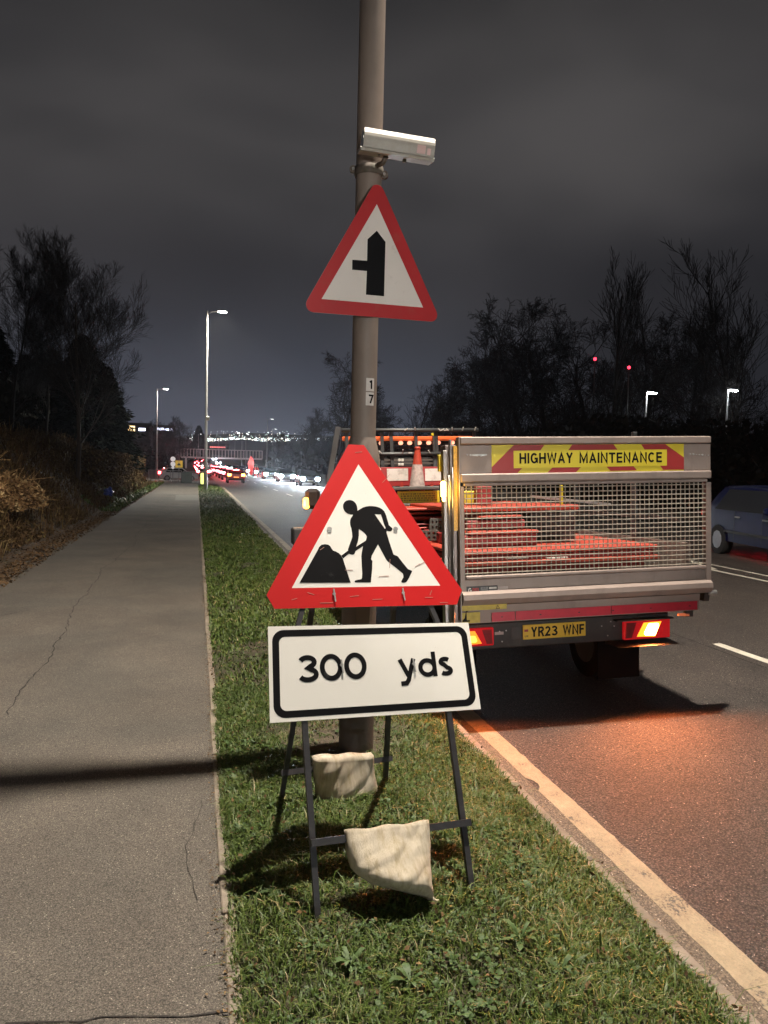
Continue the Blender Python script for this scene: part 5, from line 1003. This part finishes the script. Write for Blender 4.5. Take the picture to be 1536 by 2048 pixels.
# railings at the end of the path
m_rail = pmat('rail_galv', (.30, .31, .32), .5, .5)
def railing(pa, pb, h, n, label, z=-.02):
    e = empty('railing', (pa[0], pa[1], z), label=label, category='railing'); d = Vector((pb[0]-pa[0], pb[1]-pa[1], 0))
    for hh in (h, h*.15): MB().tube([(0, 0, hh), (d.x, d.y, hh)], .03, 6).obj('rail', m_rail, e)
    me = MB().tube([(0, 0, 0), (0, 0, h)], .012, 4).mesh('upright'); me.materials.append(m_rail); mp_ = MB().tube([(0, 0, 0), (0, 0, h+.03)], .035, 6).mesh('post'); mp_.materials.append(m_rail)
    for i in range(n+1):
        o = link('post' if i % 8 == 0 else 'upright', mp_ if i % 8 == 0 else me, None, e); o.location = (d.x*i/n, d.y*i/n, 0)
    return e
railing((-4.4, 74.5), (-1.4, 75), 1.15, 24, 'grey pedestrian railing at the far end of the footpath')
railing((-1.2, 75), (.6, 74), 1.1, 16, 'short railing right of the path end at the junction')
railing((13.3, 72), (17.5, 62), 1.1, 48, 'white railing on the far side of the road beside the nearest oncoming car')
def signpost(px, pyt, pyb, Y, kind, label):
    t, b_ = atY(px, pyt, Y), atY(px, pyb, Y); e = empty('road_sign', (t.x, Y, -.1), label=label, category='road sign')
    MB().tube([(0, 0, 0), (0, 0, t.z+.1)], .04, 8).obj('post', m_rail, e); zc = t.z+.1
    if kind == 'yellow': MB().bbox((-.34, -.03, zc-.68), (.34, .0, zc), .03).obj('sign_plate', pmat('sign_yellow_glow', (.75, .52, .05), .5, emit=(1, .6, .12), estr=.18), e); MB().add([(-.2, -.035, zc-.46), (.2, -.035, zc-.46), (.0, -.035, zc-.2)], [(0, 1, 2)]).obj('symbol', m_dark, e)  # yellow plate emits faintly to stand for light falling on it
    if kind == 'round':
        for k, (dz, r_) in enumerate(((-.25, .24), (-.75, .24), (-1.1, .14))):
            b = MB(); b.tube([(0, -.05, zc+dz), (0, -.03, zc+dz)], r_, 20); b.obj('disc', pmat('disc_white_glow', (.7, .68, .68), .4, emit=(1, .9, .9), estr=.45), e)  # disc emission stands in for light on the white faces
    return e
signpost(358, 921, 950, 74.3, 'yellow', 'square yellow sign on a post by the path end railing')
signpost(346, 913, 950, 78, 'round', 'white round discs on a post left of the yellow sign')
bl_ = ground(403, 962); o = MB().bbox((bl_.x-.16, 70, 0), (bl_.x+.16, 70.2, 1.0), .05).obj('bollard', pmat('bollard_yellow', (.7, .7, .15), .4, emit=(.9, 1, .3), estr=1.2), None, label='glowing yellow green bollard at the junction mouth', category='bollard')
bl_ = atY(382, 945, 73); o = MB().bbox((bl_.x-.9, 73, 0), (bl_.x+.1, 73.6, 1.05), .05).obj('cabinet', pmat('cabinet_grey', (.05, .06, .06), .5), None, label='low grey green cabinet at the end of the footpath', category='cabinet')
# red and white roadworks posts by the far lane
p = atY(503, 910, 118); e = empty('folded_sign', (p.x, 118, zr(p.x, 118)), label='folded red roadworks sign standing tall by the far lane', category='road sign')
MB().prism([(-.15, .2), (.15, .2), (.42, 2.2), (.15, 2.9), (-.1, 3.2), (-.55, 2.0)], 0, .06).obj('sign_plate', pmat('sign_red_glow', (.55, .05, .04), .5, emit=(1, .1, .1), estr=.4), e); MB().box((-.05, .0, 0), (.05, .06, .3)).obj('leg', m_bwhite, e)  # red emits so it shows as if lit; the post bands share it
for i, (px, lean) in enumerate(((510, 0), (516, -.25), (521, -.3))):
    p = atY(px, 940, 112); e = empty('marker_post', (p.x, 112, zr(p.x, 112)), label=['upright red and white post beside the folded sign', 'leaning red and white post right of the upright one', 'rightmost leaning red and white post by the far lane'][i], category='post', group='red and white posts'); e.rotation_euler = (0, lean, 0)
    for k in range(4): MB().box((-.06, -.06, k*.5), (.06, .06, k*.5+.5)).obj('band', m_bwhite if k % 2 else MATS['sign_red_glow'], e)
# footbridge
FB = empty('footbridge', (0, 260, 0), label='long footbridge with lattice railings crossing above the queueing traffic', category='footbridge')
p0, p1 = atY(362, 900, 260), atY(524, 902, 260); q0 = atY(362, 918, 260).z
zt_, zb2 = atY(400, 898, 260).z, atY(400, 915, 260).z
m_fb = pmat('bridge_paint_glow', (.42, .38, .36), .5, emit=(1, .72, .66), estr=.10)  # weak emission stands in for lamplight falling on the bridge
MB().bbox((p0.x, -1.2, zb2-.3), (p1.x, 1.2, zb2+.25), .05).obj('deck', m_fb, FB); MB().bbox((p0.x, -1.3, zt_-.22), (p1.x, -1.1, zt_), .02).obj('top_rail', m_fb, FB)
pst = MB().box((-.12, -1.3, zb2), (.12, -1.1, zt_-.1)).mesh('upright'); pst.materials.append(m_fb)
n = 26
for i in range(n+1): o = link('upright', pst, None, FB); o.location = (p0.x+(p1.x-p0.x)*i/n, 0, 0)
for px in (372, 500): x = atY(px, 920, 260).x; MB().box((x-.3, -.4, -.1), (x+.3, .4, zb2)).obj('pier', m_fb, FB)
# buildings
m_bld = pmat('building_dark', (.05, .045, .045), .9, var=.2, scale=.3); m_win = emat('window_lit_warm', (1.0, .72, .35), 3.0); m_winw = emat('window_lit_cool', (.75, .78, 1.0), 3.5)
def building(px0, px1, pyt, Y, label, wins=(), roof=None, depth=14, zb=-1, sign=None, cols=0, rows=0):
    a, b_ = atY(px0, pyt, Y), atY(px1, pyt, Y); e = empty('building', (a.x, Y, zb), label=label, category='building'); w_ = b_.x-a.x; h_ = a.z-zb
    MB().box((0, 0, 0), (w_, depth, h_)).obj('wall', m_bld, e); MB().box((-.4, -.4, h_), (w_+.4, depth+.4, h_+.5)).obj('roof', m_dark, e)
    fr = MB(); 
    mwd = pmat('window_dark', (.02, .022, .026), .2)
    for c in range(cols):
        for r_ in range(rows): x = w_*(c+.5)/cols; z = h_*(r_+.55)/rows; MB().box((x-.7, -.06, z-.5), (x+.7, -.01, z+.6)).obj('window', mwd, e)
    for (px, py, ww, hh, m) in wins:
        p = atY(px, py, Y); o = MB().box((p.x-a.x-ww/2, -.12, p.z-zb-hh/2), (p.x-a.x+ww/2, -.07, p.z-zb+hh/2)).obj('lit_window', m, e)
    return e
building(238, 300, 848, 230, 'dark flat roofed block with three lit windows left of the lamps', [(254, 857, 1.5, 1.2, m_win), (263, 857, 1.9, 1.5, m_win), (284, 859, 1.9, .8, m_winw)], cols=8, rows=4)
building(300, 350, 852, 300, 'dark block with a strip of purple white lights beside the flat roofed one', [(322, 858, 3, .9, m_winw), (331, 859, 3.2, .7, m_winw), (340, 859, 1.6, .8, m_winw), (344, 861, .9, .8, m_winw)], cols=6, rows=3)
bs = building(410, 458, 889, 520, 'low dark building with a long red shop sign above the footbridge', zb=5, cols=8, rows=2)
a = atY(420, 894, 519); z_ = a.z-5
x0_ = a.x-atY(410, 889, 520).x
for i in range(9): MB().box((x0_+i*1.15, -.3, z_-.4), (x0_+i*1.15+.85, -.1, z_+.5)).obj('sign_letter', emat('shop_sign_red', (1.0, .22, .20), 1.6), bs)
# lit masts and floodlights on the right
e_fl = emat('floodlight_lit', (.90, .96, 1.0), 90)
for i, (px, py, pyb) in enumerate(((1303, 783, 860), (1465, 778, 860))):
    p = atY(px, py, 62); x = p.x; e = empty('floodlight', (x-.5, 62, .3), label=['left white floodlight glaring through the dark trees', 'right white floodlight glaring through the dark trees'][i], category='floodlight')
    MB().tube([(0, 0, 0), (0, 0, p.z-.35)], .08, 8).obj('pole', m_colfar, e); MB().bar((0, 0, p.z-.38), (.5, 0, p.z-.3), .06, .06).obj('arm', m_colfar, e); MB().bbox((.15, -.16, p.z-.40), (.75, .12, p.z-.30), .03).obj('lamp_head', m_head, e); MB().bbox((.0, -.2, p.z-.53), (.95, .08, p.z-.41), .03).obj('led_panel', e_fl, e)
    point('floodlight_light', (x, 61.6, p.z-.5), 90, (.9, .96, 1), .2)
for i, (px, py) in enumerate(((1190, 718), (1258, 735))):
    p = atY(px, py, 64); e = empty('mast', (p.x, 64, 0), label=['left slender mast topped with a red warning lamp', 'right slender mast topped with a red warning lamp'][i], category='mast')
    MB().tube([(0, 0, 0), (0, 0, p.z-.3)], [.10, .05], 6).obj('pole', m_dark, e); b = bmesh.new(); bmesh.ops.create_icosphere(b, subdivisions=2, radius=.15); me = bpy.data.meshes.new('red_lamp'); b.to_mesh(me); b.free(); o = link('red_lamp', me, emat('red_warning', (1, .03, .06), 6), e); o.location = (0, 0, p.z)

# ================================================================== HILLS AND THE TOWN'S LIGHTS
def hill(name, Y, prof, depth, label):
    xs = [atY(px, py, Y) for px, py in prof]; V = []; n = len(xs)
    for p in xs: V += [(p.x, Y, p.z), (p.x, Y-depth, 2), (p.x, Y+depth, 2)]
    Fs = []
    for i in range(n-1): a, b_ = i*3, (i+1)*3; Fs += [(a+1, b_+1, b_, a), (a, b_, b_+2, a+2)]
    return MB().add(V, Fs, True).obj(name, pmat('hill_dark', (.018, .02, .02), 1, var=.3, scale=.004), kind='structure', label=label)
hill('hills', 3000, [(-1500, 866), (-500, 858), (0, 868), (200, 872), (330, 874), (420, 869), (500, 866), (560, 868), (640, 872), (760, 868), (900, 880), (1300, 870), (1800, 860), (2600, 862), (3500, 880)], 900, 'dark far hills beyond the town')
hill('near_hill', 1400, [(-900, 905), (0, 892), (330, 886), (390, 880), (430, 884), (480, 878), (540, 884), (620, 880), (900, 895), (2000, 890)], 300, 'lower dark ridge with trees before the town')
r = np.random.default_rng(5); b = {0: MB(), 1: MB(), 2: MB()}
for k in range(520):
    px = r.normal(485, 62) if k % 3 else r.uniform(380, 640); 
    py = 876+abs(r.normal(0, 6)) if k % 5 else r.uniform(862, 876)
    if px < 372 or px > 662: continue
    Y = 2080 if py > 866 else 2700; p = atY(px, py, Y); s = r.uniform(.4, 1.3) if r.random() < .88 else r.uniform(1.3, 2.8)
    wx = s*(1+2*(r.random() > .8)); b[k % 3].box((p.x-wx/2, Y-1, p.z-s/2), (p.x+wx/2, Y, p.z+s/2))
for k, c in ((0, (.85, .95, 1.0)), (1, (1.0, .9, .75)), (2, (.8, 1.0, .95))): b[k].obj('town_lights', emat('town_light_%s' % ['cool', 'warm', 'green'][k], c, 6), kind='stuff', label=['cool white lights of the distant town', 'warm lights of the distant town', 'greenish lights of the distant town'][k])

# ================================================================== TREES
m_bark = pmat('bark', (.050, .036, .026), .9, var=.3, scale=12, bump=.4, bscale=25); m_twig = pmat('twigs', (.022, .016, .012), .9, var=.3)
m_bark_d = pmat('bark_dark', (.014, .011, .009), .95, var=.3); m_twig_d = pmat('twigs_dark', (.011, .009, .008), .95, var=.3)
def tree_polys(seed, H, spread, first=.25, levels=5, nb=(5, 9), wob=.14, trop=.05, angle=(25, 60), ratio=.62, twist=0, r0=None, shrink=.8, leader=True):
    """skeleton of a bare tree: returns (level, points, radii) lists"""
    rn = random.Random(seed); out = []
    def grow(p, d, L, r, lv):
        n = max(3, 7-lv); pts = [p.copy()]; rs = [r]; step = L/n; dirs = [d.copy()]
        for i in range(n):
            d = (d+Vector((rn.gauss(0, wob), rn.gauss(0, wob), rn.gauss(0, wob)))*(1+twist*lv)+Vector((0, 0, trop*(lv > 0)))).normalized(); p = p+d*step; pts.append(p.copy()); rs.append(r*(1-.75*(i+1)/n) if lv else r*(1-.65*(i+1)/n)); dirs.append(d.copy())
        out.append((lv, pts, rs))
        if lv >= levels: return
        k = rn.randint(*nb) if lv else rn.randint(nb[0]+3, nb[1]+4)
        for j in range(k):
            t = (first if lv == 0 else .18)+(1-(first if lv == 0 else .18))*(j+rn.random()*.8)/k; t = min(t, .98); i = min(int(t*n), n-1); f = t*n-i
            q = pts[i].lerp(pts[i+1], f); dd = dirs[i+1]; a = R(rn.uniform(*angle)); az_ = rn.uniform(0, 6.283); o = dd.orthogonal().normalized(); w_ = dd.cross(o)
            nd = (dd*math.cos(a)+(o*math.cos(az_)+w_*math.sin(az_))*math.sin(a)).normalized(); l2 = L*ratio*rn.uniform(.7, 1.15)*(1-.45*t if lv == 0 else 1-.35*t)*(spread if lv == 0 else 1)
            grow(q, nd, l2, max(rs[i]*.55*shrink, .006), lv+1)
    grow(Vector((0, 0, -.3)), Vector((rn.gauss(0, .04), rn.gauss(0, .04), 1)).normalized(), H, r0 or H*.018, 0)
    return out
def tree_meshes(name, polys, ribbon_from=3, rmin=.0):
    tr = MB(); A = []
    for lv, pts, rs in polys:
        if lv < ribbon_from: tr.tube(pts, [max(x, rmin) for x in rs], 7 if lv == 0 else 4, False)
        else: A.append((pts, rs))
    V = []; Fs = []; c = 0
    for pts, rs in A:                           # twigs: slim three sided prisms
        for i, p in enumerate(pts):
            d = (pts[min(i+1, len(pts)-1)]-pts[max(i-1, 0)]).normalized(); u = d.orthogonal().normalized(); w_ = d.cross(u); rr_ = max(rs[i], rmin)
            for a in (0, 2.094, 4.189): V.append(tuple(p+(u*math.cos(a)+w_*math.sin(a))*rr_))
            if i:
                for k in range(3): Fs.append((c+(i-1)*3+k, c+(i-1)*3+(k+1) % 3, c+i*3+(k+1) % 3, c+i*3+k))
        c += len(pts)*3
    cm = npmesh('crown', np.array(V), np.array(Fs)) if V else None
    return tr.mesh('trunk'), cm
def place_tree(ms, loc, s, rz, label, group=None, mats=None, cat='tree', name='bare_tree'):
    e = empty(name, loc, rz, label=label, category=cat, group=group); e.scale = (s, s, s)
    for nm, me, m in (('trunk', ms[0], mats[0]), ('crown', ms[1], mats[1])):
        if me is None: continue
        if not me.materials: me.materials.append(m)
        link(nm, me, None, e)
    return e
big = tree_meshes('big', tree_polys(11, 12.5, .80, .22, 4, (8, 11), .085, .09, (20, 46), .66, r0=.17), 3, .007)
tp = atY(172, 868, 33); place_tree(big, (tp.x-.35, 33, float(zbank(tp.x, 33))), .62, .6, 'tall bare tree with a leaning trunk on top of the bank', mats=(m_bark, m_twig))
bigb = tree_meshes('bigb', tree_polys(23, 12, .75, .15, 4, (7, 10), .085, .10, (20, 44), .66, r0=.13), 3, .008)
for i, (px, Y, s, lab) in enumerate(((20, 34, .52, 'bare tree at the left picture edge behind the leaning one'), (92, 44, .64, 'slim bare tree between the left edge and the leaning tree'), (-60, 28, .55, 'bare tree just beyond the left picture edge'))):
    x = atY(px, 868, Y).x; place_tree(bigb, (x, Y, float(zbank(x, Y))), s, i*2.1, lab, 'bare trees on the left bank', (m_bark_d, m_twig_d))
# dark conifers behind the bank
def conifer(seed, H, r0, n=9000, droop=.25):
    r = np.random.default_rng(seed); t = r.random(n)**.85; a = r.uniform(0, 6.283, n); prof = (1-t)**.75*r0*(1+.22*np.sin(t*38+a*2)+.18*np.sin(a*5+seed)); rad = prof*(r.random(n)**.35); z = H*(.04+.96*t)-droop*rad
    p = np.stack([rad*np.cos(a), rad*np.sin(a), z], 1); s = r.uniform(.25, .6, n)[:, None]; o = np.stack([np.cos(a), np.sin(a), -.35*np.ones(n)], 1)+r.normal(0, .25, (n, 3)); o /= np.linalg.norm(o, axis=1)[:, None]; w_ = np.cross(o, r.normal(0, 1, (n, 3))); w_ /= np.linalg.norm(w_, axis=1)[:, None]
    v = np.stack([p-o*s*.2, p+w_*s*.18, p+o*s*.8, p-w_*s*.18], 1).reshape(-1, 3); tr = MB().tube([(0, 0, -.3), (0, 0, H*.9)], [H*.02, .02], 7, False).mesh('trunk')
    return tr, npmesh('crown', v, np.arange(n*4).reshape(n, 4))
m_con = pmat('conifer_dark', (.005, .008, .005), .95, var=.4, spec=.05)
cA, cB = conifer(3, 10, 3.2), conifer(8, 9, 4.0, 11000)
for i, (px, pyt, Y, cm_, lab) in enumerate(((215, 725, 52, cA, 'dark conifer standing nearest the sky gap on the left'), (165, 660, 50, cB, 'broad dark conifer behind the leaning bare tree'), (105, 690, 56, cB, 'dark conifer behind the left bank, second from the edge'), (50, 700, 48, cB, 'dark conifer low behind the left bank near the edge'), (-10, 640, 50, cA, 'dark conifer at the left picture edge'), (232, 800, 60, cA, 'small dark conifer low beside the sky gap'), (398, 850, 330, cA, 'lone dark conifer silhouetted beside the far lamp column'))):
    p = atY(px, pyt, Y); z0 = float(zbank(p.x, Y)) if Y < 70 else 0; hgt = (p.z-z0); place_tree(cm_, (p.x, Y, z0-.3), hgt/(10 if cm_ is cA else 9), i*1.3, lab, 'dark conifers', (m_bark_d, m_con), name='conifer')
# wood on the far side of the road
oakm = tree_meshes('oak', tree_polys(41, 10, 1.15, .16, 4, (6, 9), .17, .03, (30, 62), .60, twist=.10, r0=.28), 3, .014)
oak2 = tree_meshes('oak2', tree_polys(47, 10, 1.05, .10, 4, (6, 9), .15, .05, (26, 58), .62, twist=.08, r0=.25), 3, .014)
popm = tree_meshes('pop', tree_polys(52, 14, .66, .22, 3, (7, 10), .06, .12, (18, 36), .62, r0=.20), 3, .014)
popm2 = tree_meshes('pop2', tree_polys(58, 14, .72, .12, 3, (7, 10), .07, .10, (20, 40), .64, r0=.2), 3, .014)
spec = [(1045, 648, 75, oakm, 10.6, 'broad bare oak, largest crown behind the truck'), (1100, 650, 80, oak2, 10.6, 'bare oak with ivy dark trunk right beside the broad oak'), (985, 720, 82, oak2, 10.4, 'lower bare oak left of the broad oak behind the truck'), (1165, 690, 88, oakm, 10.4, 'wide bare oak under the left red mast lamp'), (1232, 562, 70, popm, 14.5, 'tall feathered poplar left of the red mast lamp'), (1320, 610, 78, popm2, 14.2, 'pair stemmed bare poplar right of the tall one'), (1290, 690, 80, oak2, 10.5, 'low bare tree behind the left floodlight'), (1385, 650, 84, popm, 14.2, 'bare poplar between the two floodlights'), (1450, 600, 74, popm2, 14.2, 'slender poplar left of the right floodlight'), (1520, 545, 66, popm2, 14.5, 'tall bare tree at the right picture edge'), (1560, 600, 70, popm, 14.5, 'bare tree just past the right picture edge'), (1425, 700, 70, oakm, 10.3, 'dark low oak beside the right floodlight'),
        (672, 752, 92, oakm, 10.3, 'twisted bare oak left of the lamp column 17'), (880, 780, 95, oak2, 10.2, 'low bare tree between lamp column and truck'), (820, 790, 105, popm2, 14, 'thin bare tree just right of the lamp column'), (760, 800, 110, oak2, 10.2, 'small bare tree hidden behind the lamp column'), (940, 760, 90, oakm, 10.3, 'bare bush like tree left of the low oak'), (340, 850, 240, oak2, 10.3, 'bare tree in the distance behind the small lamp'), (315, 858, 200, oakm, 10.3, 'low bare tree behind the second lamp'), (545, 878, 150, oakm, 10.3, 'pale lit bush like tree right of the footbridge end'), (620, 840, 125, oak2, 10.2, 'rounded bare tree behind the oncoming cars'), (370, 858, 260, oakm, 10.3, 'rounded far tree left of the lone conifer')]
for i, (px, pyt, Y, ms, hm_, lab) in enumerate(spec):
    p = atY(px, pyt, Y); z0 = .3 if px > 500 else 0; place_tree(ms, (p.x, Y, z0), (p.z-z0)/hm_*(1.0), i*1.9, lab, 'bare trees along the road', (m_bark_d, m_twig_d))
ps = atY(236, 905, 60); place_tree(popm2, (ps.x, 62, .2), .22, 0, 'thin pale sapling in front of the dark block', mats=(m_bark, m_twig))
# dark mass of undergrowth under the wood and behind the bank
m_thick = tintmat('thicket', [(0, (.008, .008, .006)), (.6, (.022, .020, .014)), (1, (.05, .045, .03))], .9, .1)
def thicket(n, xf, yf, hf, seed, size, label, stalk=8000):
    r = np.random.default_rng(seed); y = yf(r, n); x = xf(r, n, y); h = hf(x, y); z = h*r.random(n)**.8; s = r.uniform(*size, n)[:, None]; p = np.stack([x, y, z], 1); q = r.normal(0, 1, (n, 3)); q /= np.linalg.norm(q, axis=1)[:, None]; u = np.cross(q, r.normal(0, 1, (n, 3))); u /= np.linalg.norm(u, axis=1)[:, None]; w_ = np.cross(q, u)
    v = np.stack([p-u*s/2, p+w_*s*.35, p+u*s/2, p-w_*s*.35], 1).reshape(-1, 3); t = np.repeat(r.beta(2, 3, n), 4)
    ns = stalk; y = yf(r, ns); x = xf(r, ns, y); h = hf(x, y)*r.uniform(.7, 1.35, ns); a = np.stack([x, y, 0*x], 1); b_ = a+np.stack([r.normal(0, .5, ns), r.normal(0, .5, ns), h], 1); w2 = np.tile([[.02, 0.005, 0]], (ns, 1)); v2 = np.stack([a-w2, a+w2, b_+w2*.3, b_-w2*.3], 1).reshape(-1, 3)
    vv = np.concatenate([v, v2]); return link('undergrowth', npmesh('undergrowth', vv, np.arange(len(vv)).reshape(-1, 4), np.concatenate([t, np.full(len(v2), .5)])), m_thick, kind='stuff', label=label)
thicket(46000, lambda r, n, y: 20.5+(y-10)*.09+r.random(n)*10, lambda r, n: 12+110*r.random(n), lambda x, y: np.clip((x-20)*1.1, .5, 4.6)*(1+.25*fbm(x*.4, y*.25, 6)), 21, (.25, .6), 'dark thicket under the wood on the far side of the road')
thicket(26000, lambda r, n, y: 30+(y-60)*.12+r.random(n)*22, lambda r, n: 55+70*r.random(n), lambda x, y: 5.6*(1+.25*fbm(x*.3, y*.2, 16)), 24, (.4, .9), 'deeper dark thicket behind the wood')
thicket(16000, lambda r, n, y: -8-r.random(n)*22, lambda r, n: 30+42*r.random(n), lambda x, y: 3.0+2.4*(1+.3*fbm(x*.4, y*.3, 7)), 22, (.25, .6), 'dark thicket behind the left bank')
thicket(20000, lambda r, n, y: np.where(r.random(n) < .5, -9-r.random(n)*45, 22+r.random(n)*40), lambda r, n: 125+130*r.random(n), lambda x, y: 4.0+2.0*fbm(x*.2, y*.1, 9)+.0*x, 23, (.5, 1.4), 'far dark scrub on both sides of the road')

# ================================================================== HAZE ADDED FOR LAMP GLOW
if HAZE:
    hz = bpy.data.materials.new('glow_haze'); hz.use_nodes = True; n_ = hz.node_tree; n_.nodes.remove(n_.nodes['Principled BSDF']); v = n_.nodes.new('ShaderNodeVolumePrincipled'); v.inputs['Color'].default_value = (.9, .92, 1, 1); v.inputs['Density'].default_value = HAZE; v.inputs['Anisotropy'].default_value = .78
    n_.links.new(v.outputs[0], n_.nodes['Material Output'].inputs['Volume'])
    MB().box((-700, -60, -6), (900, 720, 60)).obj('haze', hz, kind='stuff', label='thin haze added over the road for lamp glow')
